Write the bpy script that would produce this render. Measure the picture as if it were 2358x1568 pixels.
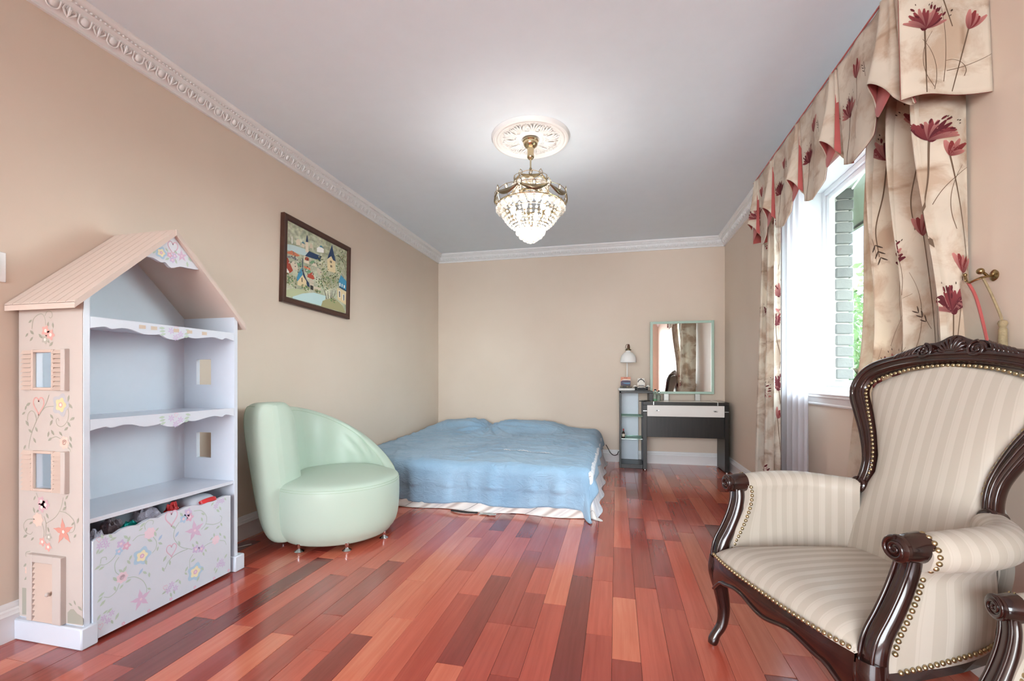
import bpy, math, random
import numpy as np
from mathutils import Vector, Matrix
random.seed(7)
S = bpy.context.scene
for o in list(bpy.data.objects): bpy.data.objects.remove(o)
C = S.collection
PI = math.pi

# ------------------------------------------------------------------ camera
FPX = 1035.0
cam_d = bpy.data.cameras.new('camera'); cam = bpy.data.objects.new('camera', cam_d); C.objects.link(cam)
cam_d.sensor_fit = 'HORIZONTAL'; cam_d.sensor_width = 36.0
cam_d.lens = FPX / 2358.0 * 36.0
cam_d.shift_y = (869.0 - 784.0) / 2358.0
cam_d.clip_start = 0.03; cam_d.clip_end = 300
cam.location = (0, 0, 1.06)
cam.rotation_euler = (PI / 2, 0, math.atan(240.0 / FPX))
S.camera = cam

# ------------------------------------------------------------------ view, world, big lights
S.view_settings.view_transform = 'Standard'; S.view_settings.look = 'None'
S.view_settings.gamma = 1.0; S.view_settings.use_curve_mapping = False
S.view_settings.exposure = 1.35
W = bpy.data.worlds.new('world'); S.world = W; W.use_nodes = True
wn = W.node_tree.nodes; wl = W.node_tree.links
for n in list(wn): wn.remove(n)
sky = wn.new('ShaderNodeTexSky'); sky.sky_type = 'NISHITA'; sky.sun_disc = False
sky.sun_elevation = math.radians(50); sky.sun_rotation = math.radians(200); sky.air_density = 0.9; sky.dust_density = 2.5; sky.ozone_density = 1.0
bg = wn.new('ShaderNodeBackground'); bg.inputs[1].default_value = 0.30
wo = wn.new('ShaderNodeOutputWorld')
wl.new(sky.outputs[0], bg.inputs[0]); wl.new(bg.outputs[0], wo.inputs[0])

def daylight(name, direction, strength, spread, col):
    """broad soft daylight from one side of the sky (a sun lamp with a very large disc); it enters only by the windows"""
    d = bpy.data.lights.new(name, 'SUN'); d.energy = strength; d.angle = math.radians(spread); d.color = col
    o = bpy.data.objects.new(name, d); C.objects.link(o)
    o.rotation_euler = Vector(direction).to_track_quat('-Z', 'Y').to_euler(); o.location = (0, 0, 6)
    return o
daylight('daylight_side', (-1.0, 0.05, -0.30), 28.0, 100, (0.86, 0.94, 1.0))
daylight('daylight_rear', (0.08, 1.0, -0.03), 4.3, 55, (0.87, 0.95, 1.0))

# ------------------------------------------------------------------ materials
MATS = {}
def srgb(r, g, b):
    f = lambda c: ((c / 255.0) / 12.92 if c / 255.0 <= 0.04045 else ((c / 255.0 + 0.055) / 1.055) ** 2.4)
    return (f(r), f(g), f(b), 1.0)
class NT:
    def __init__(s, name):
        s.m = bpy.data.materials.new(name); s.m.use_nodes = True
        s.t = s.m.node_tree; s.n = s.t.nodes; s.l = s.t.links
        s.b = s.n['Principled BSDF']; s.out = s.n['Material Output']
    def new(s, t, **kw):
        n = s.n.new(t)
        for k, v in kw.items(): setattr(n, k, v)
        return n
    def link(s, a, b): s.l.new(a, b)
    def noise(s, scale, vec=None, detail=4, rough=0.55, dist=0.0):
        n = s.new('ShaderNodeTexNoise'); n.inputs['Scale'].default_value = scale; n.inputs['Detail'].default_value = detail
        n.inputs['Roughness'].default_value = rough; n.inputs['Distortion'].default_value = dist
        if vec is not None: s.link(vec, n.inputs['Vector'])
        return n
    def ramp(s, fac, stops, interp='LINEAR'):
        n = s.new('ShaderNodeValToRGB'); cr = n.color_ramp; cr.interpolation = interp
        while len(cr.elements) < len(stops): cr.elements.new(0.5)
        for e, (p, c) in zip(cr.elements, stops): e.position = p; e.color = c
        s.link(fac, n.inputs[0]); return n
    def mix(s, fac, a, b, mode='MIX'):
        n = s.new('ShaderNodeMix', data_type='RGBA', blend_type=mode)
        for i, v in ((0, fac), (6, a), (7, b)):
            if hasattr(v, 'links'): s.link(v, n.inputs[i])
            else: n.inputs[i].default_value = v
        return n.outputs[2]
    def math(s, op, a, b=None, c=None):
        n = s.new('ShaderNodeMath', operation=op)
        for i, v in enumerate((a, b, c)):
            if v is None: continue
            if hasattr(v, 'links'): s.link(v, n.inputs[i])
            else: n.inputs[i].default_value = v
        return n.outputs[0]
    def coord(s, which='Object', scale=None):
        n = s.new('ShaderNodeTexCoord'); o = n.outputs[which]
        if scale is not None:
            m = s.new('ShaderNodeMapping'); m.inputs['Scale'].default_value = scale
            s.link(o, m.inputs['Vector']); o = m.outputs[0]
        return o
    def pos(s, scale=(1, 1, 1)):
        g = s.new('ShaderNodeNewGeometry'); m = s.new('ShaderNodeMapping'); m.inputs['Scale'].default_value = scale
        s.link(g.outputs['Position'], m.inputs['Vector']); return m.outputs[0]
    def bump(s, h, strength=0.2, dist=0.01):
        n = s.new('ShaderNodeBump'); n.inputs['Strength'].default_value = strength; n.inputs['Distance'].default_value = dist
        s.link(h, n.inputs['Height']); s.link(n.outputs[0], s.b.inputs['Normal']); return n
    def col(s, c):
        if hasattr(c, 'links'): s.link(c, s.b.inputs['Base Color'])
        else: s.b.inputs['Base Color'].default_value = c
    def done(s, rough=0.5, metal=0.0, spec=0.5, coat=0.0, coatr=0.05, trans=0.0, ior=1.45, sheen=0.0):
        i = s.b.inputs
        i['Roughness'].default_value = rough; i['Metallic'].default_value = metal; i['Specular IOR Level'].default_value = spec
        i['Coat Weight'].default_value = coat; i['Coat Roughness'].default_value = coatr
        i['Transmission Weight'].default_value = trans; i['IOR'].default_value = ior; i['Sheen Weight'].default_value = sheen
        return s.m
def M(name, rgb, rough=0.5, var=0.04, scale=8.0, bump=0.0, bscale=60.0, **kw):
    """plain procedural material: base colour with a faint noise variation and optional fine relief"""
    if name in MATS: return MATS[name]
    t = NT(name); c = srgb(*rgb)
    n = t.noise(scale, t.coord('Object'))
    lo = tuple(x * (1 - var) for x in c[:3]) + (1,); hi = tuple(min(1, x * (1 + var)) for x in c[:3]) + (1,)
    t.col(t.ramp(n.outputs[0], [(0.3, lo), (0.7, hi)]).outputs[0])
    if bump: t.bump(t.noise(bscale, t.coord('Object')).outputs[0], bump, 0.004)
    MATS[name] = t.done(rough, **kw); return MATS[name]
def MC(name, rough=0.6, grain=0.0, **kw):
    """colour comes from the mesh's own painted colour layer (flat print)"""
    if name in MATS: return MATS[name]
    t = NT(name); a = t.new('ShaderNodeVertexColor'); a.layer_name = 'paint'
    n = t.noise(30, t.coord('Object'))
    t.col(t.mix(grain, a.outputs[0], n.outputs[1], 'SOFT_LIGHT'))
    MATS[name] = t.done(rough, **kw); return MATS[name]

# ------------------------------------------------------------------ mesh builder
class MB:
    def __init__(s): s.v = []; s.f = []; s.uv = []; s.c = []; s.mi = []; s.cur = 0
    def add(s, vs, fs, uv=None, col=None):
        o = len(s.v); s.v += [tuple(p) for p in vs]
        s.f += [tuple(i + o for i in f) for f in fs]; s.mi += [s.cur] * len(fs)
        s.uv += list(uv) if uv is not None else [(0.0, 0.0)] * len(vs)
        s.c += (list(col) if isinstance(col, list) else [col or (1, 1, 1)] * len(vs))
        return s
    def box(s, x0, x1, y0, y1, z0, z1, b=0.0, M4=None):
        if x1 < x0: x0, x1 = x1, x0
        if y1 < y0: y0, y1 = y1, y0
        if z1 < z0: z0, z1 = z1, z0
        b = min(b, (x1 - x0) * .45, (y1 - y0) * .45, (z1 - z0) * .45)
        vs = []; ids = {}
        if b <= 0:
            vs = [(x, y, z) for x in (x0, x1) for y in (y0, y1) for z in (z0, z1)]
            fs = [(0, 1, 3, 2), (4, 6, 7, 5), (0, 4, 5, 1), (2, 3, 7, 6), (0, 2, 6, 4), (1, 5, 7, 3)]
        else:
            for i in (0, 1):
                for j in (0, 1):
                    for k in (0, 1):
                        X = (x0, x1)[i]; Y = (y0, y1)[j]; Z = (z0, z1)[k]
                        sx = b * (1 - 2 * i); sy = b * (1 - 2 * j); sz = b * (1 - 2 * k)
                        for ax, p in enumerate(((X, Y + sy, Z + sz), (X + sx, Y, Z + sz), (X + sx, Y + sy, Z))):
                            ids[(i, j, k, ax)] = len(vs); vs.append(p)
            g = lambda i, j, k, a: ids[(i, j, k, a)]
            fs = []
            for i in (0, 1):
                q = [g(i, 0, 0, 0), g(i, 1, 0, 0), g(i, 1, 1, 0), g(i, 0, 1, 0)]; fs.append(q if i else q[::-1])
                q = [g(0, i, 0, 1), g(1, i, 0, 1), g(1, i, 1, 1), g(0, i, 1, 1)]; fs.append(q[::-1] if i else q)
                q = [g(0, 0, i, 2), g(1, 0, i, 2), g(1, 1, i, 2), g(0, 1, i, 2)]; fs.append(q if i else q[::-1])
            for a in (0, 1):
                for c in (0, 1):
                    fs.append([g(0, a, c, 1), g(1, a, c, 1), g(1, a, c, 2), g(0, a, c, 2)][::(-1 if (a ^ c) else 1) * 1])
                    fs.append([g(a, 0, c, 0), g(a, 1, c, 0), g(a, 1, c, 2), g(a, 0, c, 2)][::(1 if (a ^ c) else -1)])
                    fs.append([g(a, c, 0, 0), g(a, c, 1, 0), g(a, c, 1, 1), g(a, c, 0, 1)][::(-1 if (a ^ c) else 1)])
            for i in (0, 1):
                for j in (0, 1):
                    for k in (0, 1):
                        q = [g(i, j, k, 0), g(i, j, k, 1), g(i, j, k, 2)]; fs.append(q if (i + j + k) % 2 else q[::-1])
        if M4 is not None: vs = [tuple(M4 @ Vector(p)) for p in vs]
        return s.add(vs, fs)
    def grid(s, nu, nv, fn, cu=False, cv=False, uvf=None, colf=None, flip=False):
        vs = []; uv = []; col = []
        for i in range(nu):
            for j in range(nv):
                u = i / (nu if cu else nu - 1); v = j / (nv if cv else nv - 1)
                vs.append(fn(u, v)); uv.append(uvf(u, v) if uvf else (u, v))
                if colf: col.append(colf(u, v))
        fs = []
        for i in range(nu if cu else nu - 1):
            for j in range(nv if cv else nv - 1):
                a = i * nv + j; b = ((i + 1) % nu) * nv + j; c = ((i + 1) % nu) * nv + (j + 1) % nv; d = i * nv + (j + 1) % nv
                fs.append((a, d, c, b) if flip else (a, b, c, d))
        return s.add(vs, fs, uv, col if colf else None)
    def tube(s, path, rad, n=8, cap=True, ell=None, up=(0, 0, 1), closed=False):
        """sweep an ellipse along path; rad = number or list; ell = (a,b) scale across / along `up`"""
        P = [Vector(p) for p in path]; m = len(P)
        R = rad if isinstance(rad, (list, tuple)) else [rad] * m
        vs = []; up = Vector(up); prev = None
        for i in range(m):
            a = P[(i - 1) % m] if (i or closed) else P[0]; b = P[(i + 1) % m] if (i < m - 1 or closed) else P[-1]
            t = (b - a)
            t = t.normalized() if t.length > 1e-9 else Vector((0, 0, 1))
            sd = t.cross(up)
            if sd.length < 1e-3: sd = prev if prev is not None else t.cross(Vector((1, 0, 0)))
            sd.normalize()
            if prev is not None and sd.dot(prev) < 0: sd = -sd
            prev = sd; w = sd.cross(t).normalized()
            e = ell[i] if isinstance(ell, list) else (ell or (1, 1))
            for k in range(n):
                an = 2 * PI * k / n
                vs.append(tuple(P[i] + sd * (math.cos(an) * R[i] * e[0]) + w * (math.sin(an) * R[i] * e[1])))
        fs = []
        for i in range(m if closed else m - 1):
            j = (i + 1) % m
            for k in range(n):
                fs.append((i * n + k, i * n + (k + 1) % n, j * n + (k + 1) % n, j * n + k))
        if cap and not closed:
            fs.append(tuple(range(n))[::-1]); fs.append(tuple((m - 1) * n + k for k in range(n)))
        return s.add(vs, fs)
    def lathe(s, prof, n=24, c=(0, 0, 0), M4=None, a0=0.0, a1=2 * PI):
        full = abs(a1 - a0 - 2 * PI) < 1e-6; m = len(prof); vs = []
        na = n if full else n + 1
        for i in range(na):
            an = a0 + (a1 - a0) * i / n
            for r, z in prof: vs.append((c[0] + r * math.cos(an), c[1] + r * math.sin(an), c[2] + z))
        if M4 is not None: vs = [tuple(M4 @ Vector(p)) for p in vs]
        fs = []
        for i in range(n):
            j = (i + 1) % na
            for k in range(m - 1): fs.append((i * m + k, j * m + k, j * m + k + 1, i * m + k + 1))
        return s.add(vs, fs)
    def prism(s, poly, fn, t0, t1):
        """extrude a 2-D outline; fn(a,b,t)->xyz"""
        n = len(poly)
        vs = [fn(a, b, t0) for a, b in poly] + [fn(a, b, t1) for a, b in poly]
        fs = [tuple(range(n))[::-1], tuple(range(n, 2 * n))] + [(i, (i + 1) % n, n + (i + 1) % n, n + i) for i in range(n)]
        return s.add(vs, fs)
    def ball(s, c, r, nu=12, nv=8, sc=(1, 1, 1), M4=None):
        vs = [(0, 0, 1)]
        for j in range(1, nv):
            th = PI * j / nv
            for i in range(nu): vs.append((math.sin(th) * math.cos(2 * PI * i / nu), math.sin(th) * math.sin(2 * PI * i / nu), math.cos(th)))
        vs.append((0, 0, -1)); fs = []
        for i in range(nu): fs.append((0, 1 + i, 1 + (i + 1) % nu))
        for j in range(nv - 2):
            for i in range(nu): fs.append((1 + j * nu + i, 1 + (j + 1) * nu + i, 1 + (j + 1) * nu + (i + 1) % nu, 1 + j * nu + (i + 1) % nu))
        b = 1 + (nv - 2) * nu
        for i in range(nu): fs.append((b + i, len(vs) - 1, b + (i + 1) % nu))
        vs = [Vector((x * r * sc[0], y * r * sc[1], z * r * sc[2])) for x, y, z in vs]
        if M4 is not None: vs = [M4 @ p for p in vs]
        return s.add([tuple(p + Vector(c)) for p in vs], fs)
    def mesh(s, name, mats, smooth=True, ang=38, recalc=True):
        me = bpy.data.meshes.new(name); me.from_pydata(s.v, [], s.f); me.update()
        if recalc:
            import bmesh
            b = bmesh.new(); b.from_mesh(me); bmesh.ops.recalc_face_normals(b, faces=b.faces); b.to_mesh(me); b.free()
        for m in (mats if isinstance(mats, (list, tuple)) else [mats]): me.materials.append(m)
        if any(s.mi): me.polygons.foreach_set('material_index', s.mi)
        nl = len(me.loops); li = np.empty(nl, dtype=np.int32); me.loops.foreach_get('vertex_index', li)
        if any(u != (0.0, 0.0) for u in s.uv[:50]) or any(u != (0.0, 0.0) for u in s.uv):
            ul = me.uv_layers.new(name='UVMap'); ul.data.foreach_set('uv', np.array(s.uv, dtype=np.float32)[li].ravel())
        if any(c != (1, 1, 1) for c in s.c):
            cl = me.color_attributes.new('paint', 'FLOAT_COLOR', 'POINT')
            ca = np.ones((len(s.c), 4), dtype=np.float32); ca[:, :3] = np.array([c[:3] for c in s.c]); cl.data.foreach_set('color', ca.ravel())
        if smooth:
            me.polygons.foreach_set('use_smooth', [True] * len(me.polygons))
            me.set_sharp_from_angle(angle=math.radians(ang))
        me.update(); return me
    def build(s, name, mats, parent=None, **kw):
        return link(name, s.mesh(name, mats, **kw), parent)
def link(name, me, parent=None, loc=None, rot=None, scale=None):
    o = bpy.data.objects.new(name, me); C.objects.link(o)
    if parent is not None: o.parent = parent
    if loc is not None: o.location = loc
    if rot is not None: o.rotation_euler = rot
    if scale is not None: o.scale = scale
    return o
def tag(o, label, cat, group=None):
    o['label'] = label; o['category'] = cat
    if group: o['group'] = group
    return o
def thing(name, label, cat, loc=(0, 0, 0), rz=0.0, group=None):
    o = link(name, None, None, loc, (0, 0, rz)); o.empty_display_size = 0.1
    return tag(o, label, cat, group)
def struct(name, mb, mat, parent=None, label=None, **kw):
    o = mb.build(name, mat, parent, **kw)
    if parent is None: o['kind'] = 'structure'
    if label: o['label'] = label
    return o
def stuff(o): o['kind'] = 'stuff'; return o
def spline(pts, k=6, closed=False):
    """Catmull-Rom through pts (any dimension)"""
    P = [np.array(p, dtype=float) for p in pts]; n = len(P); out = []
    for i in range(n if closed else n - 1):
        p0 = P[(i - 1) % n] if (closed or i > 0) else 2 * P[0] - P[1]
        p1 = P[i]; p2 = P[(i + 1) % n]
        p3 = P[(i + 2) % n] if (closed or i < n - 2) else 2 * P[-1] - P[-2]
        for j in range(k):
            t = j / k
            out.append(tuple(0.5 * ((2 * p1) + (p2 - p0) * t + (2 * p0 - 5 * p1 + 4 * p2 - p3) * t * t + (3 * p1 - p0 - 3 * p2 + p3) * t ** 3)))
    if not closed: out.append(tuple(P[-1]))
    return out
def lerp(a, b, t): return a + (b - a) * t
def sstep(a, b, x):
    t = max(0.0, min(1.0, (x - a) / (b - a))); return t * t * (3 - 2 * t)
_rn = np.random.default_rng(5).random((64, 64))
def vnoise(x, y):
    xi = math.floor(x); yi = math.floor(y); fx = x - xi; fy = y - yi
    fx = fx * fx * (3 - 2 * fx); fy = fy * fy * (3 - 2 * fy)
    g = lambda a, b: _rn[int(a) % 64, int(b) % 64]
    return lerp(lerp(g(xi, yi), g(xi + 1, yi), fx), lerp(g(xi, yi + 1), g(xi + 1, yi + 1), fx), fy) * 2 - 1

# ------------------------------------------------------------------ room shell
XL, XR, YB, YR, ZC = -2.39, 1.265, 5.81, -3.2, 2.74
def wall_mat():
    t = NT('peach_wall_paint')
    n = t.noise(1.3, t.pos()); f = t.noise(140, t.pos())
    t.col(t.ramp(n.outputs[0], [(0.3, srgb(218, 201, 184)), (0.7, srgb(222, 206, 190))]).outputs[0])
    t.bump(f.outputs[0], 0.05, 0.003); return t.done(0.55, spec=0.35)
WALL = wall_mat()
WHITE = M('white_trim_paint', (236, 236, 236), 0.35, 0.01)
CEIL = M('ceiling_paint', (230, 240, 248), 0.8, 0.01, bump=0.04, bscale=200)
def floor_mat(kind):
    t = NT('jatoba_plank_' + kind)
    if kind == 'plank':
        r = t.new('ShaderNodeObjectInfo').outputs['Random']
    else:
        r = t.new('ShaderNodeNewGeometry').outputs['Random Per Island']
    g = t.pos((1, 1, 1)); off = t.new('ShaderNodeVectorMath', operation='ADD'); cx = t.new('ShaderNodeCombineXYZ')
    t.link(t.math('MULTIPLY', r, 37.0), cx.inputs[1]); t.link(t.math('MULTIPLY', r, 19.0), cx.inputs[0]); t.link(g, off.inputs[0]); t.link(cx.outputs[0], off.inputs[1])
    mp = t.new('ShaderNodeMapping'); mp.inputs['Scale'].default_value = (55, 2.2, 1); t.link(off.outputs[0], mp.inputs[0])
    gr = t.noise(1.0, mp.outputs[0], 6, 0.6, 0.6)
    mp2 = t.new('ShaderNodeMapping'); mp2.inputs['Scale'].default_value = (9, 1.1, 1); t.link(off.outputs[0], mp2.inputs[0])
    fig = t.noise(1.0, mp2.outputs[0], 3, 0.5, 1.2)
    base = t.ramp(r, [(0.0, srgb(112, 46, 42)), (0.08, srgb(150, 62, 52)), (0.35, srgb(178, 80, 64)), (0.62, srgb(196, 96, 76)), (0.85, srgb(212, 120, 92)), (1.0, srgb(172, 92, 74))]).outputs[0]
    c = t.mix(0.55, base, t.ramp(gr.outputs[0], [(0.3, (0.42, 0.38, 0.36, 1)), (0.62, (0.6, 0.6, 0.6, 1))]).outputs[0], 'OVERLAY')
    c = t.mix(0.45, c, t.ramp(fig.outputs[0], [(0.35, (0.36, 0.34, 0.34, 1)), (0.7, (0.6, 0.6, 0.6, 1))]).outputs[0], 'SOFT_LIGHT')
    t.col(c); t.bump(gr.outputs[0], 0.035, 0.002)
    return t.done(0.22, spec=0.5, coat=0.6, coatr=0.1)
PLANK = floor_mat('plank'); PLANKJ = floor_mat('row')
fl = struct('floor', MB().box(XL - .1, XR + .1, YR - .1, YB + .1, -.08, -.006), M('dark_subfloor', (70, 34, 28), .7))
rp = random.Random(3)
unit = MB().box(-.5, .5, -.5, .5, -.5, .5, .012).mesh('plank', PLANK)
PW = 0.106; rest = MB(); npl = 0
k0 = int(math.floor((XL + .016) / PW)); k = k0
while k * PW - .016 < XR:
    x0 = max(XL, k * PW - .016); x1 = min(XR, (k + 1) * PW - .016); y = YR - rp.random() * .8
    while y < YB:
        ln = rp.choice([.32, .42, .52, .62, .78, .95, 1.1]) * rp.uniform(.92, 1.08); y0 = max(YR, y); y1 = min(YB, y + ln); y += ln
        if y1 - y0 < .02: continue
        dz = rp.uniform(-.0005, .0003)
        hid = y1 < 1.0 or (x1 < -.35 and y0 > 3.7) or (x0 > .75 and y1 < 1.9) or (x1 < -2.1 and y1 < 2.1)
        if not hid and npl < 300:
            o = link('plank', unit, fl, ((x0 + x1) / 2, (y0 + y1) / 2, -.007 + dz), None, (x1 - x0 - .0012, y1 - y0 - .0012, .014)); npl += 1
        else: rest.box(x0 + .0006, x1 - .0006, y0 + .0006, y1 - .0006, -.014 + dz, dz)
    k += 1
stuff(rest.build('plank_field', PLANKJ, fl))
struct('ceiling', MB().box(XL - .1, XR + .1, YR - .1, YB + .1, ZC, ZC + .1), CEIL)
# left wall, back wall, right wall with the window opening
def wall_with_hole(axis, p0, p1, a0, a1, hole):
    mb = MB(); ha0, ha1, hz0, hz1 = hole
    for (u0, u1, z0, z1) in ((a0, ha0, 0, ZC), (ha1, a1, 0, ZC), (ha0, ha1, 0, hz0), (ha0, ha1, hz1, ZC)):
        if axis == 'x': mb.box(p0, p1, u0, u1, z0, z1)
        else: mb.box(u0, u1, p0, p1, z0, z1)
    return mb
WY0, WY1, WZ0, WZ1 = 2.14, 3.56, 0.955, 2.36
struct('wall_left', MB().box(XL - .12, XL, YR, YB, 0, ZC), WALL)
struct('wall_back', MB().box(XL - .12, XR + .2, YB, YB + .12, 0, ZC), WALL)
struct('wall_right', wall_with_hole('x', XR, XR + .14, YR, YB, (WY0, WY1, WZ0, WZ1)), WALL)
struct('wall_rear', wall_with_hole('y', YR - .12, YR, XL - .12, XR + .14, (-2.2, 1.1, .35, 2.55)), WALL)
# baseboards
BP = [(0, 0), (.018, 0), (.018, .098), (.022, .104), (.017, .112), (.017, .121), (.011, .128), (.011, .138), (.006, .148), (0, .15)]
struct('baseboard_left', MB().prism(BP, lambda a, b, t: (XL + a, t, b), YR, YB), WHITE)
struct('baseboard_back', MB().prism(BP, lambda a, b, t: (t, YB - a, b), XL + .0, XR), WHITE)
struct('baseboard_right', MB().prism(BP, lambda a, b, t: (XR - a, t, b), YR, YB), WHITE)
# crown moulding: cove profile, egg-and-dart pieces along it, bead row above
CP = [(0, 2.628), (.016, 2.628), (.016, 2.640), (.022, 2.646), (.030, 2.652), (.043, 2.668), (.05, 2.686), (.05, 2.694), (.058, 2.699), (.066, 2.704), (.066, 2.714), (.074, 2.718), (.083, 2.726), (.088, 2.733), (.088, 2.741), (0, 2.741)]
def egg_piece():
    # local: x along wall, y out of the slanted egg band, z up the slope
    mb = MB()
    for i in range(1): mb.ball((0, .002, .001), .0165, 10, 6, (1, .62, 1.18))
    U = [(-.024 * math.cos(a * PI / 10) * (1.0), .006, -.003 - .0215 * math.sin(a * PI / 10)) for a in range(11)]
    U = [(-.024, .006, .02)] + U + [(.024, .006, .02)]
    mb.tube(U, .0034, 6)
    for s in (-1, 1): mb.tube([(s * .0575, .003, -.022), (s * .047, .006, -.012), (s * .035, .007, .004), (s * .037, .004, .02)], [.001, .0042, .0048, .002], 5)
    mb.tube([(.0585, .003, -.024), (.0585, .007, -.008), (.0585, .006, .012), (.0585, .002, .022)], [.002, .006, .007, .002], 6)
    for s in (-1, 1): mb.tube([(.0585 + s * .004, .003, -.006), (.0585 + s * .011, .006, .008), (.0585 + s * .009, .003, .02)], [.0015, .0036, .0015], 5)
    return mb.mesh('egg_and_dart', WHITE)
EGG = egg_piece()
slope = math.atan2(.020, .040)     # egg band leans outwards going up
def crown(name, along, inv, L, n, right, e0):
    mb = MB().prism(CP, lambda a, b, t: tuple(along(t) + inv * a + Vector((0, 0, b))), 0, L)
    o = struct(name, mb, WHITE)
    base = Vector(inv); ang = math.atan2(right.y, right.x)
    for i in range(n):
        p = along(e0 + .06 + i * .117) + inv * .0405 + Vector((0, 0, 2.668))
        link('egg_and_dart', EGG, o, tuple(p), (-slope if True else 0, 0, ang))
    bm = MB(); m = int((L - e0) / .0195)
    for i in range(m):
        p = along(e0 + .012 + i * .0195) + inv * .0695 + Vector((0, 0, 2.709)); q = right
        bm.ball(tuple(p), .0062, 6, 4, (1.0, 1.0, .9))
    stuff(bm.build('bead_row', WHITE, o))
    return o
crown('trim_1', lambda t: Vector((XL, YR + t, 0)), Vector((1, 0, 0)), YB - YR, 41, Vector((0, -1, 0)), .9 - YR)
crown('trim_2', lambda t: Vector((XL + t, YB, 0)), Vector((0, -1, 0)), XR - XL, 31, Vector((-1, 0, 0)), 0)
crown('trim_3', lambda t: Vector((XR, YR + t, 0)), Vector((-1, 0, 0)), YB - YR, 41, Vector((0, 1, 0)), .9 - YR)
# ---- the window by the bed: jamb lining, stool and apron, casement frame, two glazed sashes
wd = link('window_1', None); wd['kind'] = 'structure'; wd['label'] = 'white casement window behind the floral curtains'
XW = XR + .135
VINYL = M('white_window_vinyl', (238, 240, 244), 0.3, 0.01)
j = MB()
j.box(XR - .001, XW + .05, WY1 - .012, WY1 + .001, WZ0, WZ1); j.box(XR - .001, XW + .05, WY0 - .001, WY0 + .012, WZ0, WZ1); j.box(XR - .001, XW + .05, WY0, WY1, WZ1 - .012, WZ1 + .001)
j.build('jamb_lining', VINYL, wd)
SP = [(0, .955), (-.052, .955), (-.056, .95), (-.052, .944), (-.046, .94), (-.05, .934), (-.046, .928), (-.03, .924), (-.026, .905), (-.02, .893), (-.026, .886), (-.022, .878), (0, .876)]
MB().prism([(a, b + .008) for a, b in SP], lambda a, b, t: (XR + a, t, b), WY0 - .03, WY1 + .045).build('window_sill', WHITE, wd)
MB().box(XR - .05, XW + .05, WY0 + .01, WY1 - .01, .945, .964, .002).build('window_stool', WHITE, wd)
fr = MB(); fw = .05; MY = 2.79
def ringframe(mb, x0, x1, y0, y1, z0, z1, w, b=.004):
    mb.box(x0, x1, y0, y0 + w, z0, z1, b); mb.box(x0, x1, y1 - w, y1, z0, z1, b)
    mb.box(x0, x1, y0 + w - .001, y1 - w + .001, z0, z0 + w, b); mb.box(x0, x1, y0 + w - .001, y1 - w + .001, z1 - w, z1, b)
ringframe(fr, XW, XW + .06, WY0 + .012, WY1 - .012, WZ0 + .008, WZ1 - .012, .034)
fr.box(XW, XW + .06, MY - .03, MY + .03, WZ0 + .04, WZ1 - .04, .004)
fr.build('window_frame', VINYL, wd)
gl = NT('window_glass'); gl.n.remove(gl.b)
tr = gl.new('ShaderNodeBsdfTransparent'); gs = gl.new('ShaderNodeBsdfGlossy'); gs.inputs['Roughness'].default_value = 0.0; mx = gl.new('ShaderNodeMixShader')
tr.inputs[0].default_value = (.93, .97, .95, 1); mx.inputs[0].default_value = 0.05
gl.link(tr.outputs[0], mx.inputs[1]); gl.link(gs.outputs[0], mx.inputs[2]); gl.link(mx.outputs[0], gl.out.inputs[0]); GLASS = gl.m
for (a, b) in ((WY0 + .046, MY - .03), (MY + .03, WY1 - .046)):
    sm = MB(); ringframe(sm, XW + .012, XW + .052, a, b, WZ0 + .042, WZ1 - .046, .036, .006); sh = sm.build('sash', VINYL, wd)
    MB().box(XW + .03, XW + .034, a + .034, b - .034, WZ0 + .076, WZ1 - .08).build('pane', GLASS, sh)
MB().tube([(XW + .075, 3.30, 2.27), (XW + .078, 3.12, 2.33)], .006, 6).build('stay_arm', VINYL, wd)
# rear windows that light the room from behind the viewer
def rearwin(name, fn, w, z0, z1, nv, nh):
    o = link(name, None); o['kind'] = 'structure'; mb = MB()
    def bar(a0, a1, b0, b1):
        p = fn(a0, 0, b0); q = fn(a1, .05, b1); mb.box(p[0], q[0], p[1], q[1], p[2], q[2], .004)
    bar(0, .05, z0, z1); bar(w - .05, w, z0, z1); bar(.05, w - .05, z0, z0 + .05); bar(.05, w - .05, z1 - .05, z1)
    for i in range(1, nv): bar(w * i / nv - .02, w * i / nv + .02, z0 + .05, z1 - .05)
    for i in range(1, nh): bar(.05, w - .05, z0 + (z1 - z0) * i / nh - .015, z0 + (z1 - z0) * i / nh + .015)
    mb.build('window_frame', VINYL, o); return o
rearwin('window_2', lambda a, d, b: (-2.2 + a, YR - .1 + d, b), 3.3, .35, 2.55, 4, 4)

# ---- outside: brick reveal of the far window side, soffit, ground, trees
BRICK = NT('grey_buff_brick'); n_ = BRICK.noise(18, BRICK.pos()); r_ = BRICK.new('ShaderNodeObjectInfo').outputs['Random']
BRICK.col(BRICK.mix(.6, BRICK.ramp(n_.outputs[0], [(.3, srgb(62, 60, 57)), (.7, srgb(90, 88, 83))]).outputs[0], BRICK.ramp(r_, [(0, srgb(66, 63, 60)), (1, srgb(92, 89, 84))]).outputs[0]))
BRICK.bump(BRICK.noise(60, BRICK.pos()).outputs[0], .4, .006); BRICKM = BRICK.done(.9)
ex = struct('wall_exterior', MB().box(XW + .075, XW + .16, WY1 - .02, YB + .6, -3, 2.42).box(XW + .02, XW + .16, WY1 + .02, YB + .6, -3, 2.42).box(XW + .075, XW + .16, -1.5, WY0 - .01, -3, 2.42).box(XW + .075, XW + .16, WY0 - .02, WY1, -3, WZ0 - .01), M('mortar', (150, 143, 136), .95, .08, 30))
be = MB(); rb = random.Random(2)
bmesh_ = [MB().box(0, .104, 0, .21, 0, .068, .006).mesh('brick', BRICKM)]
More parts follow.
